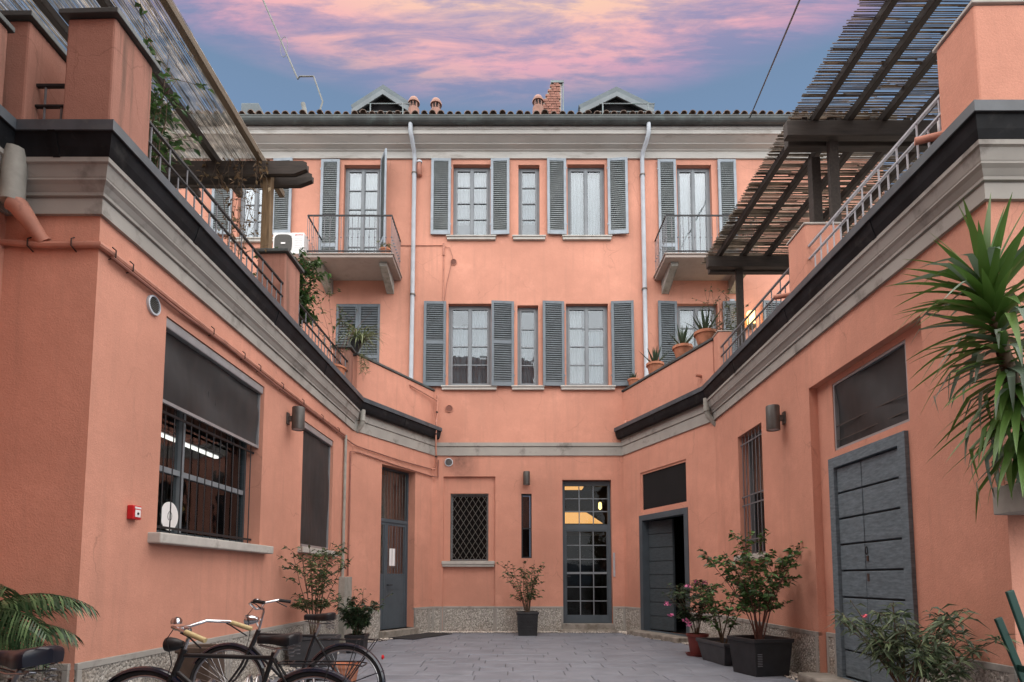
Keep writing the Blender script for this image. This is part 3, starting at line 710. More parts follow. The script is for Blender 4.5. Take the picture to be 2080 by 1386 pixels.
vent(FAC, -1.60, 5.63, .10, 'pink round vent below the first floor shuttered window', 'pipe_pink')
vent(FAC, -1.52, 9.52, .085, 'small pink vent under the top floor window sill', 'pipe_pink')
t = thing('vent_elbow', 'terracotta elbow vent beside the left pale downpipe', 'vent pipe', (-2.42, 14.7, 12.0)); part('elbow', MB().tube([(-2.42, 14.78, 11.90), (-2.42, 14.68, 11.90), (-2.42, 14.64, 11.96), (-2.42, 14.63, 12.14)], .055, 10), 'pipe_pink', t); part('cap', MB().lathe((-2.42, 14.63, 12.16), [(.07, -.02), (.07, .03), (0, .06)], 12), 'pipe_pale', t)
# conduits on the facade
t = thing('wall_conduit', 'thin pink conduit bending down beside the upper window', 'conduit', (-1.8, 14.76, 9.9))
part('conduit', MB().tube([(-2.9, 14.77, 9.97), (-1.78, 14.77, 9.97), (-1.78, 14.76, 8.46)], .016, 6), 'pipe_pink', t); part('conduit', MB().tube([(-1.78, 14.765, 10.02), (-1.78, 14.765, 9.7)], .03, 6), 'pipe_pink', t)
part('cable', MB().tube([(-1.76, 14.76, 9.93), (-1.62, 14.755, 9.90), (-1.54, 14.75, 9.62), (-1.70, 14.755, 8.9), (-1.74, 14.76, 8.5)], .006, 5), 'pipe_brown', t)
# wall lamps
def wall_lamp(F, u, z, d, r, h, lab):
    p = F.p(u, d, z); t = thing('wall_lamp', lab, 'lamp', p, 'dark cylinder wall lamps')
    b = MB().lathe(p, [(0, h / 2), (r * .94, h / 2), (r, h / 2 - .012), (r, -h / 2 + .02), (r * .97, -h / 2), (r * .86, -h / 2), (r * .84, -h / 2 + .05), (0, -h / 2 + .05)], 28); part('lamp_body', b, 'lamp_metal', t)
    m = MB(); m.fb(F, u - .045, u + .045, 0, .025, z - .09, z + .09); m.fb(F, u - .03, u + .03, .025, d - r * .9, z - .04, z + .04); part('bracket', m, 'lamp_metal', t, bevel=.005)
    part('diffuser', MB().lathe((p[0], p[1], p[2] - h / 2 + .012), [(0, 0), (r * .83, 0)], 20), 'pipe_pale', t)
wall_lamp(FAC, .365, 3.81, .14, .085, .34, 'small dark cylinder lamp above the slot window')
wall_lamp(LW, 4.02, 3.74, .17, .095, .35, 'dark cylinder lamp between the two left windows')
wall_lamp(RW, 3.78, 3.63, .17, .095, .36, 'dark cylinder lamp between barred window and plank door on the right')
# lit wall light of the first floor terrace
t = thing('wall_sconce', 'lit glass wall light glowing behind the right terrace railing', 'lamp', FAC.p(6.02, .1, 7.4))
part('sconce_glass', MB().lathe(FAC.p(6.13, .14, 7.95), [(.0, -.2), (.10, -.18), (.115, .12), (.10, .17), (0, .17)], 16), 'warm_light', t); part('sconce_mount', MB().lathe(FAC.p(6.13, .14, 7.72), [(.0, -.08), (.05, -.06), (.12, .02), (.12, .05), (0, .05)], 16), 'wood_brown', t)
pl = bpy.data.lights.new('sconce_light', 'POINT'); pl.energy = 6; pl.color = (1, .6, .25); pl.shadow_soft_size = .1; po = bpy.data.objects.new('sconce_light', pl); link(po, t, at(FAC.p(6.13, .3, 7.95)))
m = MB(); m.fb(FAC, 5.63, 5.75, 0, .05, 6.2, 8.5); single('door_jamb', m, 'pipe_pale', 'pale grey upright strip on the facade beside the terrace light', 'trim')
# air conditioner
t = thing('air_conditioner', 'white outdoor air conditioner unit mounted beside the left balcony', 'air conditioner', FAC.p(-5.70, .3, 9.6))
m = MB(); m.fb(FAC, -6.06, -5.27, .12, .44, 9.50, 10.06); body = part('casing', m, 'white_paint', t, bevel=.012)
m = MB(); rr = []
for k in range(24):
    a = 2 * math.pi * k / 24; c_, s_ = math.cos(a), math.sin(a); q = (abs(c_) ** 4 + abs(s_) ** 4) ** -.25; rr.append((-5.80 + .225 * c_ * q, 9.775 + .235 * s_ * q))
m.v = [FAC.p(u, .4405, z) for u, z in rr] + [FAC.p(u, .452, z) for u, z in rr]; m.f = [tuple(range(24, 48))] + [(i, (i + 1) % 24, 24 + (i + 1) % 24, 24 + i) for i in range(24)]
part('fan_grille', m, 'fan_dark', t)
m = MB()
for k in range(13): m.fb(FAC, -6.01 + .035 * k, -6.005 + .035 * k, .4525, .458, 9.57, 9.98)
part('grille_ribs', m, 'lamp_metal', t, kind='stuff'); m = MB(); m.fb(FAC, -5.85, -5.74, .459, .465, 9.75, 9.79); part('badge', m, 'white_paint', t)
m = MB()
for k in range(8): m.fb(FAC, -5.52, -5.31, .4405, .4445, 9.58 + .045 * k, 9.585 + .045 * k)
part('casing_ribs', m, 'pipe_pale', t, kind='stuff')
m = MB(); m.fb(FAC, -5.98, -5.93, 0, .44, 9.44, 9.498); m.fb(FAC, -5.40, -5.35, 0, .44, 9.44, 9.498); part('bracket', m, 'iron_grey', t)
def text_mesh(txt, size, mat, M, parent, name='lettering'):
    cu = bpy.data.curves.new(name, 'FONT'); cu.body = txt; cu.size = size; cu.extrude = .001; cu.align_x = 'CENTER'; cu.align_y = 'CENTER'
    tmp = bpy.data.objects.new('tmp', cu); COL.objects.link(tmp); dg = bpy.context.evaluated_depsgraph_get(); me = bpy.data.meshes.new_from_object(tmp.evaluated_get(dg)); bpy.data.objects.remove(tmp)
    me.materials.clear(); me.materials.append(MATS[mat]); return part(name, me, None, parent, M)
text_mesh('SANYO', .062, 'text_red', at(FAC.p(-5.41, .447, 10.00)) @ Matrix.Rotation(R(90), 4, 'X'), t)
# ------------------------------------------------------------------ things on the main roof
def dormer(x0, x1, apex, lab):
    xm = (x0 + x1) / 2; yf = 15.2; ze = 14.10; t = thing('dormer', lab, 'dormer', (xm, yf, 13.3), 'roof dormers')
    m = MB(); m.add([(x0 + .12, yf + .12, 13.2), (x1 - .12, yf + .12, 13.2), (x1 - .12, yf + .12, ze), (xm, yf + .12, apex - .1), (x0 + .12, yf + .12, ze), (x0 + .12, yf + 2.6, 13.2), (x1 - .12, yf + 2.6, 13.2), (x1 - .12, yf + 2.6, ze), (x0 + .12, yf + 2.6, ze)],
                    [(0, 1, 2, 3, 4), (0, 4, 8, 5), (1, 6, 7, 2)]); part('dormer_wall', m, 'void', t)  # gable face coloured near-black to stand in for the dark dormer interior
    m = MB(); m.box(x0 + .35, x1 - .35, yf + .10, yf + .115, 13.4, 14.18); part('dormer_window', m, 'void', t)
    for s in (-1, 1):
        xe = x0 if s < 0 else x1
        q = [(xe - 0, ze - .02), (xm, apex + .0), (xm, apex + .13), (xe + s * .06, ze + .09)]
        m = MB(); m.v = [(x, yf - .06, z) for x, z in q] + [(x, yf + 2.6, z) for x, z in q]; m.f = [(0, 1, 2, 3), (7, 6, 5, 4), (0, 4, 5, 1), (3, 2, 6, 7), (0, 3, 7, 4)]
        rp = part('dormer_roof', m, 'slate', t)
        q2 = [(xe + s * .03, ze - .20), (xm, apex - .17), (xm, apex - .03), (xe + s * .03, ze - .05)]
        m = MB(); m.v = [(x, yf - .09, z) for x, z in q2] + [(x, yf - .05, z) for x, z in q2]; m.f = [(0, 1, 2, 3), (7, 6, 5, 4), (0, 4, 5, 1), (3, 2, 6, 7)]; part('barge_board', m, 'slate_pale', rp)
    [part('dormer_rail', MB().tube([(x0 + .45, yf - .35, zz), (x1 - .02, yf - .35, zz)], .014, 6), 'zinc', t) for zz in (13.98, 13.75)]
    for x in (x0 + .55, x1 - .2): part('rail_post', MB().tube([(x, yf - .35, 13.2), (x, yf - .35, 13.98)], .018, 6), 'zinc', t)
dormer(-4.34, -2.72, 14.66, 'small gabled grey dormer on the left of the roof'); dormer(1.88, 3.84, 14.60, 'wide gabled grey dormer on the right of the roof')
def chimney_pot(x, y_, lab, zt=14.36):
    t = thing('chimney_pot', lab, 'chimney pot', (x, y_, 13.3), 'terracotta chimney pots')
    part('pot_body', MB().lathe((x, y_, 0), [(.16, 13.1), (.15, zt - .3), (.125, zt - .29), (.125, zt - .12), (.16, zt - .13), (.155, zt - .08), (.10, zt + .02), (0, zt + .06)], 16), 'chimney_clay', t)
    m = MB()
    for a in (-110, -70, -20, -160): m.add([(x + .128 * math.cos(R(a + da)), y_ + .128 * math.sin(R(a + da)), z) for da, z in ((-14, zt - .27), (14, zt - .27), (14, zt - .16), (0, zt - .13), (-14, zt - .16))], [(0, 1, 2, 3, 4)])
    part('smoke_hole', m, 'void', t)
chimney_pot(-2.68, 15.15, 'clay chimney pot beside the left dormer'); chimney_pot(-2.08, 15.2, 'clay chimney pot alone between left dormer and brick chimney'); chimney_pot(.71, 15.1, 'clay chimney pot leaning on the brick chimney')
# leaning brick chimney shaft
t = thing('brick_chimney', 'broken leaning brick chimney rising behind the roof edge', 'chimney', (1.15, 15.5, 13.4))
m = MB(); m.add([(.80, 15.42, 13.3), (1.36, 15.42, 13.3), (1.38, 15.42, 15.05), (1.12, 15.42, 15.10), (.84, 15.42, 14.45), (.80, 15.85, 13.3), (1.36, 15.85, 13.3), (1.38, 15.85, 15.05), (1.12, 15.85, 15.10), (.84, 15.85, 14.45)],
                [(0, 1, 2, 3, 4), (9, 8, 7, 6, 5), (1, 6, 7, 2), (2, 7, 8, 3), (3, 8, 9, 4), (4, 9, 5, 0)]); part('core', m, 'mortar', t)
for k in range(23):
    z = 13.42 + .073 * k; xl = .80 if z < 14.4 else .84 + (z - 14.45) * .43; x = xl + (.0 if k % 2 else .07)
    while x < 1.33:
        l = min(.15, 1.35 - x)
        if l > .05:
            b = MB(); b.box(x, x + l - .012, 15.385 + rng.uniform(-.008, .006), 15.45, z, z + .058); part('brick', b, 'brick', t)
        x += .15
part('cap_pole', MB().tube([(1.42, 15.40, 13.4), (1.42, 15.40, 15.08)], .022, 6), 'zinc', t); m = MB(); m.box(1.08, 1.44, 15.37, 15.5, 15.06, 15.12); part('cap', m, 'zinc', t)
m = MB(); m.box(-7.45, -6.97, 15.25, 15.7, 13.2, 14.35); single('rendered_chimney', m, 'slate', 'weathered grey rendered chimney at the left end of the roof', 'chimney', bevel=.02)
t = thing('aerial_mast', 'bent old metal aerial mast rising above the left roof', 'antenna', (-5.5, 15.2, 13.4))
part('mast', MB().tube([(-5.45, 15.2, 13.4), (-5.19, 15.2, 14.34), (-5.46, 15.2, 15.08), (-5.84, 15.2, 15.08), (-5.89, 15.2, 15.0), (-7.3, 15.2, 18.2)], .022, 8), 'antenna', t)
part('mast_loop', MB().tube([(-6.30 + .10 * math.cos(a), 15.2, 15.95 + .30 * math.sin(a)) for a in [k * math.pi / 12 for k in range(24)]], .008, 5, closed=True), 'antenna', t)
m = MB(); m.tube([(-5.45, 15.1, 13.2), (-5.69, 15.1, 14.2)], .06, 8); single('roof_stub', m, 'antenna', 'short leaning metal stub standing on the roof tiles', 'pipe')
single('overhead_cable', MB().tube([(6.08, 14.2, 13.05), (4.2, 8.0, 9.72), (2.6, 2.6, 6.8), (1.0, -2.5, 4.2)], .016, 6), 'iron', 'dark taut cable crossing the sky down to the right roof edge', 'cable')

# ================================================================== left wing
LWG = thing('left_wing', 'low salmon terrace wing with barred window along the left side', 'building', (-3.6, 8.5, 0))
w = MB()
W1 = (.97, 3.22, 1.76, 3.97); W2 = (4.67, 6.17, 1.82, 3.90); DO = (.95, 2.17, .16, 3.86)
wall(LX, 0, 8.85, 0, 5.0, [], mb=w); wall(LF, 0, .81, 0, 5.0, [], mb=w)
wall(LW, 0, L_LW, 0, 5.0, [(*W1, .32), (*W2, .22)], mb=w)
wall(DL, 0, L_DL, 0, 5.0, [(*DO, .30)], mb=w)
part('wall', w, 'stucco', LWG)
wing_path = [G0, G1, A, B]
corn = [(-.02, 4.41), (.035, 4.41), (.035, 4.545), (.028, 4.55), (.028, 4.558), (.055, 4.562), (.055, 4.59), (.062, 4.60), (.085, 4.64), (.11, 4.665), (.11, 4.68), (.115, 4.69), (.14, 4.78), (.16, 4.79), (.16, 4.845), (.155, 4.848), (.155, 4.856), (.17, 4.86), (.17, 4.92), (-.02, 4.92)]
part('cornice', MB().sweep(corn, wing_path), 'cornice', LWG)
dcorn = [(-.02, 4.41), (.03, 4.41), (.03, 4.63), (.022, 4.632), (.022, 4.642), (.05, 4.648), (.05, 4.92), (-.02, 4.92)]
part('string_course', MB().sweep(dcorn, [B, C]), 'cornice', LWG)
gut = [(-.12, 5.095), (.235, 5.095), (.235, 5.01), (.215, 5.0), (.19, 4.90), (.165, 4.835), (.14, 4.815), (.10, 4.81), (-.12, 4.93)]
gl = part('gutter', MB().sweep(gut, [G0, G1, A, B, C]), 'gutter_black', LWG)
rim = [(.20, 5.098), (.243, 5.098), (.243, 5.008), (.232, 5.008), (.232, 5.088), (.20, 5.088)]
part('gutter_rim', MB().sweep(rim, [G0, G1, A, B, C]), 'gutter_rim', gl)
m = MB(); pts = [(-9.4, -4), (-4.35, -4), (-4.35, 4.85), A, B, C, (-2.0, 14.77), (-9.4, 14.77)]
m.v = [(x, y_, 4.99) for x, y_ in pts] + [(x, y_, 5.05) for x, y_ in pts]; k = len(pts); m.f = [tuple(range(k))[::-1], tuple(range(k, 2 * k))]; part('terrace_floor', m, 'concrete', LWG)
def pier(F, u0, u1, d0, d1, z0, z1, parent, mat='stucco_old', cap='copper_dark', ov=.05, name='pier', ct=.05):
    m = MB(); m.fb(F, u0, u1, d0, d1, z0, z1); p = part(name, m, mat, parent, bevel=.02)
    c = MB(); c.fb(F, u0 - ov, u1 + ov, d0 - ov, d1 + ov, z1, z1 + ct); part('coping', c, cap, p, bevel=.006); return p
pier(LW, .07, .60, -.46, -.02, 5.06, 6.33, LWG); pier(LW, 3.83, 4.40, -.46, -.02, 5.06, 6.28, LWG); pier(LW, 7.08, 7.36, -.34, -.02, 5.06, 6.08, LWG)
pier(LX, 8.95, 9.45, -.6, -.0, 5.06, 6.33, LWG)
pier(DL, .12, L_DL + .02, -.25, -.02, 5.06, 6.08, LWG, mat='stucco', name='parapet', ov=.03)
pier(LX, 5.0, 8.80, -.3, -.05, 5.06, 6.08, LWG, name='parapet', ov=.03)
# plinth
plinth_run(LX, 0, 8.82, [3, 6], LWG); plinth_run(LF, .03, .78, [], LWG); plinth_run(LW, .0, L_LW, [2.45, 4.9], LWG); plinth_run(DL, .03, .95, [], LWG); plinth_run(DL, 2.17, L_DL, [2.75], LWG)
# rooms behind the left wall
rm = MB(); P = [(-3.75, 5.0), (-3.75, 11.9), (-7.2, 11.9), (-7.2, 5.0)]
for (a, b) in ((P[1], P[2]), (P[2], P[3]), (P[3], P[0])): rm.quad((*a, .4), (*b, .4), (*b, 4.3), (*a, 4.3))
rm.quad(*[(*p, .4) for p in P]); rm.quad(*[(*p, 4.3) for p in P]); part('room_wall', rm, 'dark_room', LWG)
rm = MB(); rm.box(-6.9, -6.6, 6.0, 11.0, .4, 2.3); rm.box(-5.4, -4.9, 8.3, 8.35, .4, 3.3); rm.box(-6.5, -5.6, 7.0, 8.0, .4, 1.5); part('room_furniture', rm, 'dark_room', LWG)
m = MB(); m.box(-4.64, -4.58, 6.9, 8.0, 3.17, 3.2); part('tube_light', m, 'tube_light', LWG); m = MB(); m.box(-4.64, -4.58, 8.1, 9.1, 3.17, 3.2); part('tube_light', m, 'tube_light', LWG)
m = MB(); m.box(-4.66, -4.56, 6.8, 9.2, 3.205, 3.25); m.box(-4.62, -4.6, 7.0, 7.02, 3.25, 4.3); m.box(-4.62, -4.6, 9.0, 9.02, 3.25, 4.3); part('light_batten', m, 'alu', LWG)
# big barred window
a, b, z0, z1 = W1
win = part('window', rect_frame(MB(), LW, a, b, z0, z1, .05, -.30, -.22), 'plank_dark', LWG)
m = MB(); um = a + .74; m.fb(LW, um - .028, um + .028, -.29, -.21, z0 + .05, z1 - .05); m.fb(LW, a + .05, um - .029, -.28, -.22, 2.44, 2.50); m.fb(LW, um + .029, b - .05, -.28, -.22, 2.44, 2.50); part('mullion', m, 'frame_grey', win)
for (p, q) in ((a + .05, um - .035), (um + .035, b - .05)):
    pane(LW, p, q, z0 + .05, 2.44, -.25, win, 'glass_dark'); pane(LW, p, q, 2.50, z1 - .05, -.25, win, 'glass_dark')
s = MB(); s.fb(LW, a - .13, b + .17, -.02, .13, z0 - .115, z0 - .01); part('sill', s, 'sill_stone', win, bevel=.012); s = MB(); s.fb(LW, a, b, -.32, -.02, z0 - .05, z0 + .004); part('inner_sill', s, 'sill_stone', win)
barm = MB().tube([(0, 0, z0), (0, 0, z1)], .0065, 6).mesh('window_bar'); barm.materials.append(MATS['iron'])
for k in range(14):
    u = a + .09 + (b - a - .18) * k / 13; part('window_bar', barm, None, win, at(LW.p(u, -.12, 0)))
for zz in (z0 + .06, 3.02): part('bar_rail', MB().fb(LW, a, b, -.128, -.112, zz, zz + .025), 'iron', win)
def blind(F, a, b, zb, zt, d, parent, n=30):
    bl = part('blind_box', MB().fb(F, a + .004, b - .004, d - .09, d + .035, zt - .105, zt - .003), 'alu', parent, bevel=.01)
    c = MB()
    for i in range(n + 1):
        for j in range(9):
            u = a + .02 + (b - a - .06) * i / n; z = zb + .03 + (zt - .1 - zb - .03) * j / 8
            dd = d - .045 + .03 * math.sin(5 * (i / n) + 3.6 * (j / 8) + .6) * math.sin(math.pi * j / 8) + .022 * abs(math.sin(4.2 * (i / n) + 3.3 * (j / 8) - .4)) ** .5 + .004 * math.sin(13 * i / n - 5 * j / 8)
            c.v.append(F.p(u, dd, z))
    for i in range(n):
        for j in range(8): c.f.append((i * 9 + j, (i + 1) * 9 + j, (i + 1) * 9 + j + 1, i * 9 + j + 1))
    c.smooth = True; part('blind_cloth', c, 'blind_mesh', bl)
    part('blind_bar', MB().fb(F, a + .015, b - .035, d - .035, d - .005, zb, zb + .035), 'alu', bl); g_ = MB(); g_.fb(F, b - .032, b - .01, d - .04, d, zb - .0, zt - .11); part('guide_rail', g_, 'alu', bl)
blind(LW, a, b, 3.10, z1, -.05, win)
t = thing('round_sign', 'round white paper sign standing inside the barred window', 'sign', LW.p(1.16, -.2, 2.0))
Mx = Matrix(((LW.u.x, LW.n.x, 0, 0), (LW.u.y, LW.n.y, 0, 0), (0, 0, 1, 0), (0, 0, 0, 1)))
part('disc', MB().lathe((0, 0, 0), [(0, .004), (.155, .004), (.155, -.004), (0, -.004)], 32, 'Y'), 'paper', t, at(LW.p(1.50, -.205, 1.975)) @ Mx)
part('mark', MB().tube([(.035 * math.cos(x), .006, .05 * math.sin(x)) for x in [R(-60 + 300 * k / 16) + R(0) for k in range(17)]], .003, 5), 'fan_dark', t, at(LW.p(1.50, -.205, 1.975)) @ Mx)
# second window, blind drawn right down
a, b, z0, z1 = W2
win = part('window', rect_frame(MB(), LW, a, b, z0, z1, .05, -.22, -.15), 'plank_dark', LWG); pane(LW, a + .05, b - .05, z0 + .05, z1 - .05, -.18, win, 'glass_dark')
s = MB(); s.fb(LW, a - .10, b + .13, -.02, .10, z0 - .10, z0 - .005); part('sill', s, 'sill_stone', win, bevel=.01)
m = MB(); m.fb(LW, a, b, -.6, -.59, z0, z1); part('backing', m, 'dark_room', win)
blind(LW, a, b, z0 + .02, z1, -.05, win, 16)
# grey metal door on the left diagonal
a, b, z0, z1 = DO
door = part('metal_door', rect_frame(MB(), DL, a, b, z0, z1, .045, -.28, -.20, wb=.01), 'door_grey', LWG)
us = a + .44
m = MB(); m.fb(DL, a + .045, b - .045, -.28, -.20, 2.60, 2.68); part('transom_bar', m, 'door_grey', door)
for (p, q) in ((a + .047, us - .002), (us + .002, b - .047)):
    s = MB(); rect_frame(s, DL, p, q, z0 + .012, 2.595, .06, -.27, -.215); s.fb(DL, p + .06, q - .06, -.262, -.222, z0 + .07, 1.42); s.fb(DL, p + .06, q - .06, -.262, -.216, 1.05, 1.07); lf = part('door_leaf', s, 'door_grey', door)
    pane(DL, p + .06, q - .06, 1.42, 2.535, -.25, lf, 'glass_dark')
    nb = 3 if q - p < .5 else 6
    for k in range(nb):
        u = p + .06 + (q - p - .12) * (k + .5) / nb; part('door_bar', MB().tube([DL.p(u, -.215, 1.40), DL.p(u, -.215, 2.55)], .007, 6), 'iron_grey', lf)
pane(DL, a + .045, b - .045, 2.68, z1 - .045, -.26, door, 'glass_dark')
for k in range(10): u = a + .06 + (b - a - .12) * (k + .5) / 10; part('transom_rod', MB().tube([DL.p(u, -.21, 2.68), DL.p(u, -.21, z1 - .045)], .007, 6), 'grille_metal', door)
m = MB(); m.fb(DL, a, b, -.9, -.89, z0, z1); part('backing', m, 'pipe_grey', door)
part('handle', MB().tube([DL.p(us + .05, -.215, 1.16), DL.p(us + .05, -.16, 1.16), DL.p(us + .17, -.155, 1.16)], .012, 8), 'iron', door)
m = MB(); m.fb(DL, a - .04, b + .04, -.3, .13, -.02, z0); part('threshold', m, 'step_stone', door, bevel=.02)
m = MB(); m.fb(DL, us + .12, us + .33, -.2135, -.212, 1.60, 2.0); single('paper_notice', m, 'paper', 'white paper notice taped inside the grey metal door', 'notice')
m = MB(); m.fb(DL, 1.05, 2.55, .17, .85, .004, .02); single('door_mat', m, 'mat_fibre', 'dark door mat on the paving before the grey metal door', 'mat', bevel=.004)
# pipes and cables on the left wing
z = 4.14
t = thing('wall_pipe', 'pink painted cable pipe running under the left cornice', 'pipe', LW.p(0, .03, z))
part('pipe', MB().tube([LF.p(0.0, .03, z + .02), LF.p(.35, .035, z - .01), LF.p(.78, .03, z), LF.p(.835, .03, z), LW.p(.06, .03, z), LW.p(1.6, .035, z - .012), LW.p(3.2, .03, z + .004), LW.p(5.0, .034, z), LW.p(6.74, .03, z + .02)], .028, 8), 'pipe_pink', t)
part('cable', MB().tube([LW.p(.1, .05, z - .045), LW.p(1.1, .045, z - .06), LW.p(2.0, .045, z - .035), LW.p(3.4, .04, z - .05), LW.p(5.5, .045, z - .035), LW.p(7.2, .04, z - .04), DL.p(.1, .04, z - .05), DL.p(1.5, .035, z - .10), DL.p(2.75, .04, z - .10)], .014, 6), 'pipe_brown', t)
for u in (.12, .35, 1.75, 2.5, 2.95, 3.7, 4.5, 5.4, 6.3): part('pipe_clip', MB().tube([LW.p(u, .0, z - .05), LW.p(u, .065, z - .03), LW.p(u, .065, z + .03), LW.p(u, .03, z + .06)], .006, 5), 'rust', t)
for u in (.25, .62): part('pipe_clip', MB().tube([LF.p(u, .0, z - .05), LF.p(u, .065, z - .03), LF.p(u, .065, z + .03), LF.p(u, .03, z + .06)], .006, 5), 'rust', t)
t = thing('drain_pipe', 'grey upright pipe beside the narrow blind window', 'pipe', LW.p(6.76, .04, 1.3)); part('pipe', MB().tube([LW.p(6.76, .045, 4.16), LW.p(6.76, .045, 1.30)], .03, 8), 'pipe_grey', t); m = MB(); m.fb(LW, 6.66, 7.12, 0, .13, .03, 1.34); part('pipe_cover', m, 'pipe_grey', t, bevel=.01)
t = thing('wall_conduit', 'brown conduit framing the grey metal door at left', 'conduit', DL.p(.1, .03, 3.9)); part('conduit', MB().tube([LW.p(7.16, .03, 1.36), LW.p(7.16, .03, 3.92), DL.p(.14, .03, 3.97), DL.p(1.5, .03, 3.90), DL.p(2.80, .035, 3.86), FAC.p(-1.86, .03, 3.86), FAC.p(-1.86, .03, 4.3)], .016, 6), 'pipe_brown', t)
t = thing('corner_pipe', 'thin pink pipe climbing the corner between left wing and facade', 'pipe', FAC.p(-1.9, .05, 4.0)); part('pipe', MB().tube([DL.p(2.72, .07, 4.02), DL.p(2.86, .08, 4.05), FAC.p(-1.90, .09, 4.15), FAC.p(-1.90, .27, 4.6), FAC.p(-1.90, .27, 5.2), FAC.p(-1.90, .12, 5.35), FAC.p(-1.90, .10, 5.95)], .022, 8), 'pipe_pink', t)
part('branch', MB().tube([FAC.p(-1.90, .12, 5.80), DL.p(2.75, .05, 5.86), DL.p(2.0, .03, 5.92), DL.p(1.9, .0, 5.95)], .018, 8), 'pipe_pink', t)
for z in (4.35, 4.9, 5.5): part('pipe_clip', MB().lathe(FAC.p(-1.90, .27 if z > 4.5 and z < 5.2 else (.18 if z < 4.5 else .12), z), [(.03, -.02), (.03, .02)], 10), 'rust', t)
# gutter outlets
t = thing('gutter_outlet', 'short grey gutter spout at the left diagonal corner', 'spout', DL.p(.1, .1, 4.7)); part('outlet', MB().tube([DL.p(.14, .14, 4.86), DL.p(.14, .14, 4.62)], .06, 12), 'pipe_grey', t); part('elbow', MB().tube([DL.p(.14, .135, 4.63), DL.p(.14, .12, 4.55), DL.p(.14, -.02, 4.42)], .055, 12), 'pipe_grey', t)
t = thing('gutter_outlet', 'grey gutter spout into a pink hopper at the far left corner', 'spout', (-4.2, 4.7, 4.5)); part('outlet', MB().tube([(-4.16, 4.68, 4.88), (-4.16, 4.68, 4.42)], .085, 14), 'pipe_grey', t); part('hopper', MB().tube([(-4.16, 4.68, 4.43), (-4.12, 4.70, 4.40), (-4.02, 4.82, 4.20), (-4.0, 4.84, 4.17)], [.082, .08, .055, .062], 14), 'pipe_pink', t)
vent(LW, .74, 3.97, .095, 'round pale vent near the left front corner')
# fire alarm box
t = thing('fire_alarm', 'small red fire alarm call point on the left wall', 'alarm', LW.p(.58, 0, 1.9))
m = MB(); m.fb(LW, .525, .645, 0, .06, 1.845, 1.975); part('case', m, 'red_paint', t, bevel=.008); m = MB(); m.fb(LW, .55, .625, .0605, .066, 1.868, 1.935); part('plate', m, 'white_paint', t, bevel=.002); m = MB(); m.fb(LW, .545, .63, .0605, .064, 1.945, 1.962); part('strip', m, 'white_paint', t)
part('button', MB().lathe((0, 0, 0), [(0, .072), (.012, .071), (.013, .06)], 12, 'Y'), 'iron', t, at(LW.p(.587, 0, 1.90)) @ Mx)

# ================================================================== right wing
RWG = thing('right_wing', 'low salmon terrace wing with grey plank doors along the right side', 'building', (4.2, 8.5, 0))
w = MB(); NI = (.85, 3.05, 0, 3.83); W3 = (4.60, 5.62, 1.70, 3.79); D2 = (.92, 2.80, .10, 2.80); W4 = (.94, 2.74, 2.88, 3.83)
wall(RF, 0, 5.08, 0, 5.0, [], mb=w)
wall(RW, 0, L_RW, 0, 5.0, [(*NI, .11), (*W3, .25)], mb=w)
wall(RW, *NI, [(1.25, 2.68, 2.90, 3.76, .1), (1.28, 2.77, .10, 2.81, .12)], d=-.11, mb=w)
wall(DR, 0, L_DR, 0, 5.0, [(*D2, .30), (*W4, .07)], mb=w)
part('wall', w, 'stucco', RWG)
right_path = [E_, F_, G2]
part('cornice', MB().sweep(corn, right_path), 'cornice', RWG)
part('string_course', MB().sweep(dcorn, [D, E_]), 'cornice', RWG)
gr_ = part('gutter', MB().sweep(gut, [D, E_, F_, G2]), 'gutter_black', RWG); part('gutter_rim', MB().sweep(rim, [D, E_, F_, G2]), 'gutter_rim', gr_)
m = MB(); pts = [(2.83, 14.77), D, E_, F_, G2, (9.7, 4.65), (9.7, 14.77)]; pts = [D, E_, F_, G2, (9.7, 4.65), (9.7, 14.77)]
k = len(pts); m.v = [(x, y_, 4.99) for x, y_ in pts] + [(x, y_, 5.05) for x, y_ in pts]; m.f = [tuple(range(k)), tuple(range(k, 2 * k))[::-1]]; part('terrace_floor', m, 'concrete', RWG)
pier(RW, .0, .45, -1.9, -.0, 5.06, 6.17, RWG, mat='stucco', cap='sill_stone', ov=.02, ct=.03); pier(RW, 3.0, 3.5, -.5, -.01, 5.06, 6.09, RWG, mat='stucco', cap='sill_stone', ov=.015, ct=.025); pier(RW, 6.48, 6.78, -.28, -.01, 5.06, 6.09, RWG, mat='stucco', cap='sill_stone', ov=.015, ct=.02)
pier(DR, .02, L_DR + .02, -.25, -.02, 5.06, 6.06, RWG, mat='stucco', name='parapet', ov=.03)
plinth_run(RF, .03, 5, [2], RWG); plinth_run(RW, .0, .85, [], RWG); plinth_run(RW, .87, 1.26, [], RWG, d=-.11); plinth_run(RW, 2.79, 3.03, [], RWG, d=-.11); plinth_run(RW, 3.05, L_RW, [4.8], RWG); plinth_run(DR, .0, .92, [], RWG); plinth_run(DR, 2.80, L_DR - .03, [], RWG)
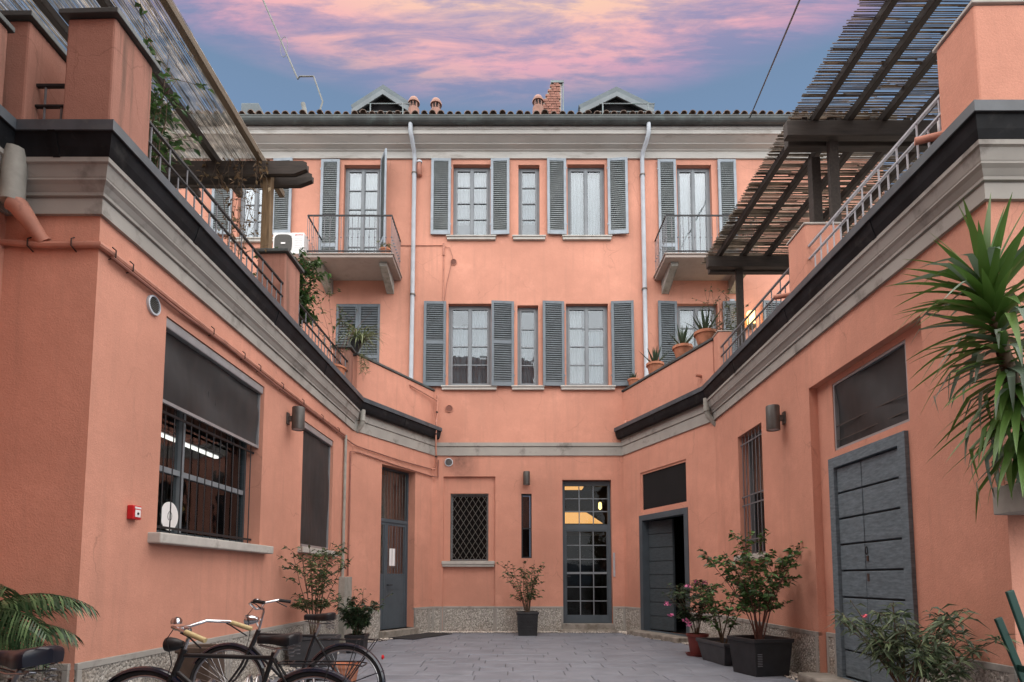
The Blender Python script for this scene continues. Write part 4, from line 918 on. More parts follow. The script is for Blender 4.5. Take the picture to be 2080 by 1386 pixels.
# plank door in its recess
a, b, z0, z1 = 1.28, 2.77, .10, 2.81; dd = -.11
door = part('plank_door', rect_frame(MB(), RW, a, b, z0, z1, .12, dd - .11, dd + .045, wb=.005, wt=.13), 'plank_grey', RWG, bevel=.006)
us = a + .12 + (b - a - .24) * .58
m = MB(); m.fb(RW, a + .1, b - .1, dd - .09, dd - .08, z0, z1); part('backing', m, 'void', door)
for (p, q) in ((a + .124, us - .004), (us + .004, b - .124)):
    zz = z0 + .02; i = 0
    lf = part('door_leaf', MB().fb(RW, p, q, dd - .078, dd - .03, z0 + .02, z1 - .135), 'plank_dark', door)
    hgt = (z1 - .135 - z0 - .02) / 8
    for i in range(8):
        k = MB(); jj = rng.uniform(-.003, .003); k.fb(RW, p + .002, q - .002, dd - .03, dd + .006 + jj, z0 + .02 + i * hgt + .011, z0 + .02 + (i + 1) * hgt - .011); part('board', k, 'plank_grey', lf, bevel=.007)
t2 = door
part('ring_handle', MB().tube([RW.p(us - .05 + .0, dd + .018 + .012 * math.sin(x), 1.62 + .045 * math.cos(x)) for x in [k * math.pi / 8 for k in range(16)]], .006, 6, closed=True), 'iron', door)
m = MB(); m.fb(RW, us - .07, us - .035, dd + .006, dd + .014, 1.50, 1.56); m.fb(RW, us - .07, us - .03, dd + .006, dd + .013, 1.27, 1.36); part('lock_plate', m, 'rust', door)
m = MB(); m.fb(RW, 1.0, 3.10, -.20, .28, -.02, .10); part('threshold', m, 'step_stone', door, bevel=.025)
win = part('window', rect_frame(MB(), RW, 1.25, 2.68, 2.90, 3.76, .03, dd - .09, dd - .01), 'alu', RWG); m = MB(); m.fb(RW, 1.25, 2.68, dd - .095, dd - .088, 2.90, 3.76); part('backing', m, 'void', win)
c = MB(); n = 26
for i in range(n + 1):
    for j in range(9):
        u = 1.28 + 1.37 * i / n; z = 2.93 + .80 * j / 8; c.v.append(RW.p(u, dd - .05 + .02 * math.sin(6 * i / n - 3.5 * j / 8) + .012 * abs(math.sin(4.5 * i / n - 3.2 * j / 8 + .7)) ** .5, z))
for i in range(n):
    for j in range(8): c.f.append((i * 9 + j, (i + 1) * 9 + j, (i + 1) * 9 + j + 1, i * 9 + j + 1))
c.smooth = True; part('screen_cloth', c, 'blind_mesh', win)
m = MB(); m.fb(RW, 1.28, 2.65, dd - .028, dd - .02, 3.20, 3.212); m.fb(RW, 1.28, 2.65, dd - .028, dd - .02, 3.02, 3.03); part('screen_rod', m, 'lamp_metal', win)
# barred window
a, b, z0, z1 = W3
win = part('window', rect_frame(MB(), RW, a, b, z0, z1, .05, -.25, -.18), 'frame_grey', RWG); pane(RW, a + .05, b - .05, z0 + .05, z1 - .05, -.22, win, 'glass_dark'); m = MB(); m.fb(RW, a, b, -.5, -.49, z0, z1); part('backing', m, 'void', win)
m = MB(); m.fb(RW, a - .1, b + .1, -.02, .10, z0 - .09, z0); part('sill', m, 'sill_stone', win, bevel=.01)
bm2 = MB().tube([(0, 0, z0), (0, 0, z1)], .009, 6).mesh('window_bar'); bm2.materials.append(MATS['iron_grey'])
for k in range(7): part('window_bar', bm2, None, win, at(RW.p(a + .08 + (b - a - .16) * k / 6, -.05, 0)))
for zz in (1.95, 2.55, 2.70, 3.62): m = MB(); m.fb(RW, a, b, -.058, -.042, zz, zz + .022); part('bar_rail', m, 'iron_grey', win)
# door standing ajar on the right diagonal, dark opening above it
a, b, z0, z1 = D2
door = part('plank_door', rect_frame(MB(), DR, a, b, z0, z1, .13, -.20, .02, wb=.004, wt=.13), 'door_grey', RWG, bevel=.006)
leaf = Frame(DR.p(b - .13, -.16, 0)[:2], (DR.p(a, -.16 - .30, 0)[0] - DR.p(b - .13, -.16, 0)[0], DR.p(a, -.16 - .30, 0)[1] - DR.p(b - .13, -.16, 0)[1]), tuple(DR.n))
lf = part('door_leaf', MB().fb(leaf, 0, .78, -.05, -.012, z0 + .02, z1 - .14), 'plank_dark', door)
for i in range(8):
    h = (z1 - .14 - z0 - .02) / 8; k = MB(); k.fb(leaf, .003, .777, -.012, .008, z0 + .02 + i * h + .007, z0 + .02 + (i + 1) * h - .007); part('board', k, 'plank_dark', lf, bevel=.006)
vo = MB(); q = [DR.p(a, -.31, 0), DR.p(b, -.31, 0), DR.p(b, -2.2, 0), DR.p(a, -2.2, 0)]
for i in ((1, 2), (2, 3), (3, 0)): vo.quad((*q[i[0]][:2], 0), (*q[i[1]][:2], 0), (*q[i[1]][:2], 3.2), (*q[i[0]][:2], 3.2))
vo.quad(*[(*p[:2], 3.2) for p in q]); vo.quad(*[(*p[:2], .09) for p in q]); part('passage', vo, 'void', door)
m = MB(); m.fb(DR, a - .05, b + .1, -.3, .34, -.02, z0); part('threshold', m, 'step_stone', door, bevel=.02)
m = MB(); rect_frame(m, DR, W4[0], W4[1], W4[2], W4[3], .05, -.07, -.025); win = part('window', m, 'stucco', RWG); m = MB(); m.fb(DR, W4[0] + .05, W4[1] - .05, -.068, -.045, W4[2] + .05, W4[3] - .05); part('dark_panel', m, 'void', win)
# overflow spouts, gutter outlet
for (u, z) in ((.38, 5.30), (3.40, 5.30)): part('overflow_spout', MB().tube([RW.p(u, -.02, z), RW.p(u, .02, z), RW.p(u + .10, .22, z + .01)], .035, 10), 'pipe_pink', RWG)
part('overflow_spout', MB().tube([DR.p(.4, -.02, 5.45), DR.p(.4, .12, 5.45)], .03, 10), 'pipe_pink', RWG); part('overflow_spout', MB().tube([DR.p(3.2, -.02, 5.18), DR.p(3.2, .10, 5.20), DR.p(3.2, .12, 5.05)], .05, 10), 'pipe_pink', RWG)
t = thing('gutter_outlet', 'short grey gutter spout at the right diagonal corner', 'spout', DR.p(.1, .1, 4.7)); part('outlet', MB().tube([DR.p(.05, .14, 4.86), DR.p(.05, .14, 4.60)], .065, 12), 'pipe_grey', t); part('elbow', MB().tube([DR.p(.05, .14, 4.62), DR.p(.05, .12, 4.53), DR.p(-.02, -.03, 4.32)], .055, 12), 'pipe_grey', t)

for (Fg, us_) in ((LW, (1.1, 3.1, 5.1)), (DL, (1.5,)), (RW, (1.2, 3.2, 5.2)), (DR, (1.8,)), (LF, (.5,))):
    for u in us_:
        m = MB(); k = len(gut); sg = [(d * 1.02 + .003, z - .002) for d, z in gut]
        m.v = [Fg.p(u, d, z) for d, z in sg] + [Fg.p(u + .06, d, z) for d, z in sg]; m.f = [tuple(range(k)), tuple(range(k, 2 * k))[::-1]] + [(i, (i + 1) % k, k + (i + 1) % k, k + i) for i in range(k)]
        part('gutter_joint', m, 'gutter_black', gl if Fg in (LW, DL, LF) else gr_)
# ------------------------------------------------------------------ terrace railings
def railing(F, u0, u1, d, ztop, zmid, lab, mrail, mbar, first=0):
    t = thing('terrace_railing', lab, 'railing', F.p((u0 + u1) / 2, d, 5.06), 'terrace railings')
    for z, h in ((ztop, .014), (zmid, .011)):
        part('rail', MB().fb(F, u0, u1, d - .016, d + .016, z - h, z + h), mrail, t, bevel=.003)
    for nm, zt in (('tall', ztop), ('short', zmid)):
        pass
    tall = MB().tube([(0, 0, 5.04), (0, 0, ztop)], .0095, 8).mesh('baluster'); short = MB().tube([(0, 0, 5.04), (0, 0, zmid)], .0095, 8).mesh('baluster')
    for me in (tall, short): me.materials.append(MATS[mbar])
    n = int((u1 - u0) / .155)
    for k in range(n): part('baluster', tall if k % 2 == first else short, None, t, at(F.p(u0 + .08 + .155 * k, d, 0)))
railing(LW, .60, 3.86, -.06, 5.79, 5.59, 'dark terrace railing between the two left piers', 'iron', 'iron_grey')
railing(LW, 4.40, 7.10, -.06, 5.79, 5.59, 'dark terrace railing under the climbing plant on the left', 'iron', 'iron_grey')
railing(LF, .0, .42, -.22, 5.80, 5.60, 'short dark railing between the two nearest left piers', 'iron', 'iron_grey')
railing(RW, .45, 3.0, -.06, 5.78, 5.60, 'pale metal terrace railing nearest on the right', 'iron_pale', 'iron_pale')
railing(RW, 3.5, 6.48, -.06, 5.78, 5.60, 'metal terrace railing before the lit wall light on the right', 'iron_grey', 'iron_grey')

# ------------------------------------------------------------------ pergolas
t = thing('pergola', 'dark timber pergola with split reed matting over the right terrace', 'pergola', (4.8, 8, 5.05))
zr = 7.62
for (yb, xa, xb) in ((7.72, 3.74, 7.6), (11.1, 3.78, 7.6)):
    part('beam', MB().box(xa, xb, yb - .16, yb - .04, 7.30, 7.52), 'wood_dark_x', t, bevel=.01); part('beam', MB().box(xa + .1, xb, yb + .04, yb + .16, 7.30, 7.52), 'wood_dark_x', t, bevel=.01)
for (x, yb, zt) in ((4.42, 7.70, 7.75), (4.33, 8.0, 7.30), (4.42, 11.06, 7.5)):
    part('post', MB().box(x - .065, x + .065, yb - .038, yb + .038 if yb != 8.0 else yb + .09, 5.05, zt), 'wood_dark', t, bevel=.008)
for x in (4.03, 4.50, 4.97, 5.45, 5.95, 6.5, 7.1):
    for (ya, yb) in ((4.2, 7.9), (7.65, 11.45)):
        part('rafter', MB().box(x + (.11 if ya < 5 else 0) - .04, x + (.11 if ya < 5 else 0) + .04, ya, yb, 7.525, 7.635), 'wood_dark', t, bevel=.008)
m = MB(); y_ = 4.15
while y_ < 11.5:
    gap = rng.uniform(.013, .026) if y_ < 7.8 else rng.uniform(.011, .019)
    x = 3.84 + rng.uniform(-.03, .03)
    while x < 7.6:
        l = rng.uniform(.5, 2.0); r_ = rng.uniform(.005, .0095); zz = 7.645 + rng.uniform(0, .02); dy = rng.uniform(-.008, .008)
        m.tube([(x, y_ + dy, zz), (min(7.7, x + l + .03), y_ + rng.uniform(-.008, .008), zz + rng.uniform(-.006, .006))], r_, 4); x += l
    y_ += gap
m.smooth = False; part('reed_mat', m, 'reed', t, kind='stuff')
t = thing('pergola', 'weathered pergola with fine reed matting over the left terrace', 'pergola', (-5, 7.5, 5.05))
for (yy, dz) in ((9.02, 0), (9.26, -.02)):
    z0, z1 = 7.78 + dz, 7.98 + dz; q = [(-7.6, z0), (-3.50, z0), (-3.30, z0 + .08), (-3.30, z1 - .03), (-3.36, z1), (-7.6, z1)]; k = len(q)
    m = MB(); m.v = [(x, yy - .045, z) for x, z in q] + [(x, yy + .045, z) for x, z in q]; m.f = [tuple(range(k)), tuple(range(k, 2 * k))[::-1]] + [(i, (i + 1) % k, k + (i + 1) % k, k + i) for i in range(k)]; part('beam', m, 'wood_dark_x', t, bevel=.01)
part('post', MB().box(-4.04, -3.90, 9.07, 9.21, 5.05, 7.98), 'wood_brown', t, bevel=.012)
part('post', MB().box(-6.6, -6.46, 9.07, 9.21, 5.05, 7.98), 'wood_brown', t, bevel=.012)
for x in (-4.05, -4.78, -5.52, -6.3, -7.1): part('rafter', MB().box(x - .045, x + .045, 3.2, 9.9, 7.985, 8.10), 'wood_rafter' if x > -4.5 else 'wood_dark', t, bevel=.008)
m = MB(); x = -4.02
while x > -7.6:
    y_ = 3.2 + rng.uniform(0, .4)
    while y_ < 9.8:
        l = rng.uniform(.8, 2.6); r_ = rng.uniform(.003, .0062); zz = 8.108 + rng.uniform(0, .02)
        m.tube([(x + rng.uniform(-.006, .006), y_, zz), (x + rng.uniform(-.006, .006), min(9.85, y_ + l + .05), zz + rng.uniform(-.006, .006))], r_, 4); y_ += l
    x -= rng.uniform(.0075, .0125)
m.smooth = False; part('reed_mat', m, 'reed_pale', t, kind='stuff')
# ================================================================== plants
def leaf(mb, p, d, L, Wd, fold=.25, droop=.2):
    d = Vector(d).normalized(); side = d.cross(Vector((0, 0, 1)))
    if side.length < .05: side = Vector((1, 0, 0))
    side.normalize(); side = (Matrix.Rotation(rng.uniform(-.9, .9), 3, d) @ side); up = side.cross(d).normalized()
    p = Vector(p); m1 = p + d * L * .45 + up * 0; tip = p + d * L - Vector((0, 0, droop * L))
    c = m1 - up * Wd * fold
    mb.add([p, m1 + side * Wd * .5, c, m1 - side * Wd * .5, tip], [(0, 1, 2), (0, 2, 3), (1, 4, 2), (2, 4, 3)])
def rdir(zlo=-.3, zhi=.8):
    a = rng.uniform(0, 6.283); z = rng.uniform(zlo, zhi); r_ = math.sqrt(max(0, 1 - z * z)); return Vector((r_ * math.cos(a), r_ * math.sin(a), z))
def shrub_meshes(base, h, spread, nst, nleaf, L, Wd, bare=.35, droop=.2, sub=4, rad=.008, tilt=None, upl=(-.3, .7), core=.05):
    st, lv = MB(), MB(); base = Vector(base); tips = []
    for i in range(nst):
        a = 2 * math.pi * (i + rng.uniform(-.3, .3)) / nst; rr = spread * rng.uniform(.25, 1); hh = h * rng.uniform(.68, 1.0)
        if tilt: a = tilt[0] + rng.uniform(-tilt[1], tilt[1])
        p0 = base + Vector((math.cos(a), math.sin(a), 0)) * rng.uniform(0, core); pts = []
        wob = rng.uniform(-.5, .5)
        for k in range(7):
            f = k / 6; q = rr * f ** 1.5; pts.append(p0 + Vector((math.cos(a + wob * f) * q, math.sin(a + wob * f) * q, hh * f)) + Vector((rng.uniform(-1, 1), rng.uniform(-1, 1), 0)) * .012)
        st.tube(pts, [rad * (1 - .75 * k / 6) for k in range(7)], 5)
        branches = [pts]
        for s in range(sub):
            k = rng.randint(2, 5); b0 = pts[k]; dr = (rdir(.1, .9) + Vector((math.cos(a), math.sin(a), 0)) * .4).normalized(); bl = h * rng.uniform(.12, .26)
            bp = [b0, b0 + dr * bl * .5 + Vector((0, 0, bl * .08)), b0 + dr * bl + Vector((0, 0, bl * .10))]; st.tube(bp, [rad * .5, rad * .35, rad * .2], 4); branches.append(bp)
        per = max(1, nleaf // (nst * len(branches)))
        for bi, bp in enumerate(branches):
            for _ in range(per):
                f = rng.uniform(bare if bi == 0 else .15, 1.0) * (len(bp) - 1); k = min(int(f), len(bp) - 2); p = bp[k].lerp(bp[k + 1], f - k)
                leaf(lv, p, rdir(*upl), L * rng.uniform(.6, 1.15), Wd * rng.uniform(.7, 1.2), droop=droop)
        tips.append(pts[-1])
    st.smooth = True; return st, lv, tips
def square_pot(mb, cx, cy_, w, dpt, h, rot=0.0, taper=.82, rim=.03, z0=0.0):
    c_, s_ = math.cos(rot), math.sin(rot); T = lambda x, y, z: (cx + x * c_ - y * s_, cy_ + x * s_ + y * c_, z)
    def ring(wx, wy, z): return [T(-wx, -wy, z), T(wx, -wy, z), T(wx, wy, z), T(-wx, wy, z)]
    lay = [ring(w * taper / 2, dpt * taper / 2, z0), ring(w / 2 - rim * .6, dpt / 2 - rim * .6, z0 + h - .055), ring(w / 2, dpt / 2, z0 + h - .053), ring(w / 2, dpt / 2, z0 + h), ring(w / 2 - rim, dpt / 2 - rim, z0 + h), ring(w / 2 - rim * 1.4, dpt / 2 - rim * 1.4, z0 + h - .07)]
    o = len(mb.v)
    for l in lay: mb.v += l
    for i in range(len(lay) - 1):
        for k in range(4): mb.f.append((o + i * 4 + k, o + i * 4 + (k + 1) % 4, o + (i + 1) * 4 + (k + 1) % 4, o + (i + 1) * 4 + k))
    mb.f.append(tuple(o + k for k in range(4))[::-1]); return mb
def soil_patch(cx, cy_, w, dpt, z, rot=0.0):
    c_, s_ = math.cos(rot), math.sin(rot); m = MB(); n = 6
    for i in range(n + 1):
        for j in range(n + 1):
            x, y = (i / n - .5) * w, (j / n - .5) * dpt; m.v.append((cx + x * c_ - y * s_, cy_ + x * s_ + y * c_, z + rng.uniform(-.012, .012)))
    for i in range(n):
        for j in range(n): m.f.append((i * (n + 1) + j, (i + 1) * (n + 1) + j, (i + 1) * (n + 1) + j + 1, i * (n + 1) + j + 1))
    return m
def potted(name, label, x, y, w, dpt, h, rot, potmat, mats, args, cat='potted plant', group='potted shrubs on the courtyard floor', ribs=False, taper=.82, bushes=1):
    t = thing(name, label, cat, (x, y, 0), group)
    pot = part('pot', square_pot(MB(), x, y, w, dpt, h, rot, taper), potmat, t, bevel=.008); part('soil', soil_patch(x, y, w - .05, dpt - .05, h - .06, rot), 'soil', t)
    if ribs:
        c_, s_ = math.cos(rot), math.sin(rot); m = MB()
        for i in range(11):
            z = .10 + i * (h - .2) / 10; f = (taper + (1 - taper) * z / h) * .985
            for (nx, ny, hw, hd) in ((0, -1, w, dpt), (-1, 0, dpt, w)):
                q = []
                for (e, o_) in ((-.36, 0), (.36, 0), (.36, .006), (-.36, .006)):
                    if ny: lx, ly = e * w, -(dpt / 2 * f + o_)
                    else: lx, ly = -(w / 2 * f + o_), e * dpt
                    q.append((x + lx * c_ - ly * s_, y + lx * s_ + ly * c_))
                m.add([(a, b, z) for a, b in q] + [(a, b, z + .012) for a, b in q], [(0, 1, 2, 3), (4, 5, 6, 7), (2, 3, 7, 6), (0, 3, 7, 4), (1, 2, 6, 5)])
        part('pot_ribs', m, potmat, pot, kind='stuff')
    st, lv, tips = shrub_meshes((x, y, h - .07), *args); part('stems', st, mats[0], t); part('foliage', lv, mats[1], t, kind='stuff'); return t, tips
# camellia in the big black planter, trough and red pot, all along the right wall
potted('camellia', 'big leafy camellia in the large square black planter on the right', 3.42, 8.25, .62, .62, .50, R(14), 'plastic_black', ('stem_red', 'leaf_camellia'), (1.52, .86, 14, 1500, .10, .058, .38, .3, 8, .010), ribs=False)
m = MB()
for i in range(8):
    z = .14 + i * .022; m.box(-.035, .035, -.006, 0, z, z + .009)
part('pot_vents', m, 'iron_grey', bpy.data.objects['camellia'], at((3.42 - .14, 8.25 - .325, 0)) @ Matrix.Rotation(R(14), 4, 'Z'), kind='stuff')
potted('small_tree', 'small thin-stemmed tree in the long dark trough beside the red pot', 3.30, 9.35, .46, .95, .34, R(8), 'plastic_grey', ('stem', 'leaf_camellia'), (1.0, .45, 5, 520, .095, .05, .45, .3, 8, .014), taper=.75)
t = thing('oleander', 'pink flowering oleander in the round red pot by the open door', 'potted plant', (3.15, 10.15, 0), 'potted shrubs on the courtyard floor')
part('pot', MB().lathe((3.15, 10.15, 0), [(0, .03), (.125, .03), (.165, .33), (.185, .33), (.185, .37), (.16, .37), (.15, .31), (0, .31)], 24), 'plastic_red', t); part('saucer', MB().lathe((3.15, 10.15, 0), [(0, .0), (.18, .0), (.20, .045), (.185, .045), (.17, .015), (0, .015)], 24), 'plastic_red', t)
st, lv, tips = shrub_meshes((3.13, 10.15, .31), .98, .58, 11, 1100, .13, .030, .42, .3, 5, .008); part('stems', st, 'stem', t); part('foliage', lv, 'leaf_dark', t, kind='stuff')
fl = MB()
def blossom(mb, c, r_, n=16):
    for _ in range(n): leaf(mb, Vector(c) + rdir(-.5, 1) * r_ * .5, rdir(-.2, 1), r_ * rng.uniform(.5, .9), r_ * rng.uniform(.5, .8), .1, .1)
for c in ((3.02, 10.2, 1.16), (3.28, 10.1, 1.20), (3.42, 10.1, 1.10), (2.66, 10.2, .86), (2.70, 10.15, .66), (2.93, 10.1, .58), (2.98, 10.0, .52), (3.18, 10.2, 1.22)): blossom(fl, c, .07)
part('flowers', fl, 'flower_pink', t, kind='stuff')
# shrub before the facade
potted('slender_shrub', 'sparse shrub in a square black pot before the facade', .36, 13.85, .52, .52, .54, 0, 'plastic_black', ('stem', 'leaf_olive'), (1.28, .62, 14, 620, .10, .046, .32, .3, 5, .009), ribs=True)
# left wall shrubs
potted('tall_shrub', 'tall thin shrub in the grey trough under the narrow left window', -2.98, 9.0, .72, .42, .45, R(4), 'plastic_grey', ('stem', 'leaf_olive'), (1.60, .50, 12, 900, .10, .042, .30, .35, 6, .009))
potted('bushy_shrub', 'low dense dark shrub in the small pot beside the metal door', -2.75, 10.6, .36, .36, .32, 0, 'plastic_black', ('stem', 'leaf_dark'), (.75, .46, 12, 1300, .12, .04, .05, .4, 6, .007))
st, lv, _ = shrub_meshes((-2.70, 10.7, .3), .95, .55, 4, 70, .09, .03, .5, .3, 4, .006); part('stems', st, 'stem', bpy.data.objects['bushy_shrub']); part('foliage', lv, 'leaf_olive', bpy.data.objects['bushy_shrub'], kind='stuff')
m = square_pot(MB(), -2.98, 5.75, .34, .34, .66, 0, .95); t = thing('box_planter', 'brown square planter against the left wall behind the bicycles', 'planter', (-2.98, 5.75, 0)); part('pot', m, 'brown_box', t, bevel=.01); part('soil', soil_patch(-2.98, 5.75, .3, .3, .60), 'soil', t)
m = MB().lathe((-2.05, 7.4, 0), [(0, 0), (.12, 0), (.16, .22), (.175, .22), (.175, .26), (.15, .26), (.14, .2), (0, .2)], 20); single('clay_pot', m, 'terracotta', 'empty brown clay pot on the paving behind the bicycle wheel', 'pot')
# oleander in the right foreground
t = thing('oleander', 'wide narrow-leaved oleander bush in the right foreground', 'potted plant', (3.30, 5.05, 0), 'potted shrubs on the courtyard floor')
part('pot', MB().lathe((3.30, 5.05, 0), [(0, 0), (.17, 0), (.23, .32), (.25, .32), (.25, .37), (.22, .37), (.21, .3), (0, .3)], 24), 'terracotta', t)
st, lv, tips = shrub_meshes((3.30, 5.05, .30), .84, .62, 15, 1050, .155, .026, .45, .35, 4, .009, None, (-.5, .7)); part('stems', st, 'stem', t)
st2, lv2, tp2 = shrub_meshes((3.36, 5.0, .30), .58, .72, 6, 420, .145, .024, .6, .3, 4, .008, (R(-5), .5), (-.4, .8)); part('stems', st2, 'stem', t); lv.add(lv2.v, lv2.f); part('foliage', lv, 'leaf_oleander', t, kind='stuff')
fl = MB(); blossom(fl, (2.95, 5.0, .98), .035, 10); part('flower', fl, 'flower_red', t, kind='stuff')

# strap leaves, one mesh each
def strap(p, az, el, L, Wd, droop, mat, parent, n=9, name='leaf', kink=None, thick=0):
    p = Vector(p); hd = Vector((math.cos(az), math.sin(az), 0)); side = Vector((-math.sin(az), math.cos(az), 0)); v = []; pos = p.copy(); e = el
    for k in range(n + 1):
        f = k / n; wd = Wd * (min(1, .45 + f * 2.2) if f < .3 else (1 - ((f - .3) / .7) ** 1.6) + .02)
        if kink and f > kink[0]: e = el - droop * f - kink[1]
        else: e = el - droop * f
        d = hd * math.cos(e) + Vector((0, 0, math.sin(e))); up = side.cross(d) * -1
        v += [tuple(pos + side * wd / 2 + up * wd * .14), tuple(pos), tuple(pos - side * wd / 2 + up * wd * .14)]; pos = pos + d * (L / n)
    m = MB(); m.v = v; m.f = [q for k in range(n) for q in ((3 * k, 3 * k + 1, 3 * k + 4, 3 * k + 3), (3 * k + 1, 3 * k + 2, 3 * k + 5, 3 * k + 4))]; m.smooth = True
    return part(name, m, mat, parent)
# yucca leaning out over the right corner
YP = thing('planter_shelf', 'grey concrete planter box fixed at the right front corner', 'planter', (4.2, 4.4, 1.8))
part('box', MB().box(3.80, 5.2, 4.25, 4.64, 1.80, 2.02), 'concrete', YP, bevel=.01); part('soil', soil_patch(4.5, 4.44, 1.3, .34, 2.025), 'soil', YP)
t = thing('yucca', 'tall yucca with drooping sword leaves at the right edge', 'plant', (3.92, 4.42, 2.0))
tr = [Vector((3.92, 4.42, 2.0)), Vector((3.86, 4.40, 2.6)), Vector((3.72, 4.37, 3.1)), Vector((3.62, 4.34, 3.50))]
part('trunk', MB().tube(tr, [.06, .05, .045, .035], 10), 'stem', t)
def on_trunk(f):
    f *= 3; k = min(2, int(f)); return tr[k].lerp(tr[k + 1], f - k)
for i in range(16):          # young upright crown
    az = i * 2.4 + .3; el = R(86 - i * 3.4); strap(on_trunk(1.0) + Vector((0, 0, .02 - i * .006)), az, el, rng.uniform(.55, .80), .068, R(10), 'leaf_yucca', t)
for i in range(190):          # older leaves arching and hanging
    f = 1 - (i / 190) * .82; az = i * 2.4 + rng.uniform(-.25, .25) if i % 3 else rng.uniform(2.4, 4.4); el = R(46 - 100 * (i / 190) + rng.uniform(-16, 16)); old = rng.random() < .35
    strap(on_trunk(f), az, el, rng.uniform(.48, .80), rng.uniform(.050, .070), R(rng.uniform(14, 42)), 'leaf_yucca_grey' if old else 'leaf_yucca', t, kink=(rng.uniform(.3, .7), R(rng.uniform(25, 60))) if old or rng.random() < .3 else None)
t = thing('trailing_plant', 'small trailing plant hanging from the concrete planter at right', 'plant', (3.82, 4.3, 2.0)); st, lv = MB(), MB()
for i in range(9):
    p = Vector((3.82 + rng.uniform(-.02, .45), 4.26, 2.03)); pts = [p]; dx = rng.uniform(-.05, .02)
    for k in range(9): p = p + Vector((dx * (1.6 if k < 3 else .6) + rng.uniform(-.02, .02), -.018 if k < 3 else rng.uniform(-.01, .01), .02 if k == 0 else -.055 * rng.uniform(.5, 1.2))); pts.append(p)
    st.tube(pts, .0025, 4)
    for q in pts[1:]:
        for _ in range(5): leaf(lv, q, rdir(-.6, .6), .05, .012)
part('stems', st, 'stem', t); part('foliage', lv, 'leaf_oleander', t, kind='stuff')
# palm at the left edge
t = thing('potted_palm', 'feathery palm reaching in from the lower left edge', 'plant', (-4.0, 4.2, 0)); part('pot', MB().lathe((-4.0, 4.2, 0), [(0, 0), (.15, 0), (.2, .3), (.22, .3), (.22, .34), (.19, .34), (.18, .28), (0, .28)], 20), 'terracotta', t)
def frond(az, el, L, droop, par, base):
    hd = Vector((math.cos(az), math.sin(az), 0)); pos = Vector(base); pts = [pos.copy()]; n = 16; fr = MB(); dirs = []
    for k in range(n):
        e = el - droop * (k / n) ** 1.3; d = hd * math.cos(e) + Vector((0, 0, math.sin(e))); pos = pos + d * L / n; pts.append(pos.copy()); dirs.append(d)
    rib = part('frond', MB().tube(pts, [.009 * (1 - .8 * k / n) for k in range(n + 1)], 5), 'leaf_palm', par); side = Vector((-math.sin(az), math.cos(az), 0))
    lf = MB()
    for k in range(4, n * 3):
        f = k / (n * 3) * n; i = min(n - 1, int(f)); p = pts[i].lerp(pts[i + 1], f - i); ln = .30 * math.sin(math.pi * (.12 + .82 * k / (n * 3))) + .05
        for s in (-1, 1):
            d = (dirs[i] * .75 + side * s * .75 + Vector((0, 0, -.25 - .3 * rng.random()))).normalized(); q = p + d * ln * .5; tip = p + d * ln + Vector((0, 0, -.10 * ln * 3 * rng.uniform(.5, 1.2))); u = dirs[i] * .011
            lf.add([p - u * .4, q - u, tip, q + u, p + u * .4], [(0, 1, 3, 4), (1, 2, 3)])
    part('leaflets', lf, 'leaf_palm', rib, kind='stuff')
for (az, el, L, dr) in ((R(-14), R(60), 1.60, R(112)), (R(6), R(66), 1.45, R(92)), (R(28), R(70), 1.5, R(112)), (R(-40), R(62), 1.35, R(100)), (R(-4), R(48), 1.30, R(100)), (R(100), R(65), 1.3, R(90)), (R(180), R(60), 1.2, R(100)), (R(-100), R(60), 1.2, R(110)), (R(18), R(54), 1.25, R(95)), (R(-22), R(74), 1.5, R(100))): frond(az, el, L * .84, dr, t, (-4.12, 4.2, .62))
# aloes in terracotta pots on the right parapet
for i, (u, s, lab) in enumerate(((3.18, .8, 'smallest aloe in a clay pot at the far end of the right parapet'), (2.22, 1.1, 'aloe in a clay pot, second from the facade on the right parapet'), (1.15, 1.15, 'aloe in a wide clay pot, third from the facade on the right parapet'), (.38, 1.2, 'large aloe in a clay pot beside the right terrace pier'))):
    c = Vector(DR.p(u, -.13, 6.115)); t = thing('potted_aloe', lab, 'potted plant', c, 'aloes on the right parapet'); r_ = .17 * s
    part('pot', MB().lathe(c, [(0, 0), (r_ * .72, 0), (r_, .17 * s), (r_ * 1.12, .17 * s), (r_ * 1.12, .22 * s), (r_ * .95, .22 * s), (r_ * .9, .17 * s), (0, .17 * s)], 18), 'terracotta', t)
    for k in range(18): strap(c + Vector((0, 0, .16 * s)), k * 2.4 + i, R(84 - k * 3.0), (.40 + .10 * rng.random()) * s * (1.05 if s > 1 else .7), .05 * s, R(-8 + rng.uniform(-6, 22)), 'leaf_aloe', t, n=5)
def terrace_plant(name, lab, x, y, z, mats, args, potr=.2, poth=.3, potmat='terracotta'):
    t = thing(name, lab, 'potted plant', (x, y, z)); part('pot', MB().lathe((x, y, z), [(0, 0), (potr * .75, 0), (potr, poth), (potr * 1.1, poth), (potr * 1.1, poth + .04), (potr * .95, poth + .04), (potr * .9, poth - .02), (0, poth - .02)], 18), potmat, t)
    st, lv, tips = shrub_meshes((x, y, z + poth - .03), *args); part('stems', st, mats[0], t); part('foliage', lv, mats[1], t, kind='stuff'); return t
terrace_plant('terrace_shrub', 'sparse dry shrub beside the right pergola post', 4.25, 11.7, 5.06, ('stem', 'leaf_olive'), (2.0, .55, 8, 300, .075, .03, .55, .3, 5, .009))
terrace_plant('climbing_shrub', 'dense green climber rising behind the left railing below the balcony', -3.78, 10.0, 5.06, ('stem', 'leaf_camellia'), (1.75, .55, 16, 2600, .11, .055, .10, .45, 8, .009))
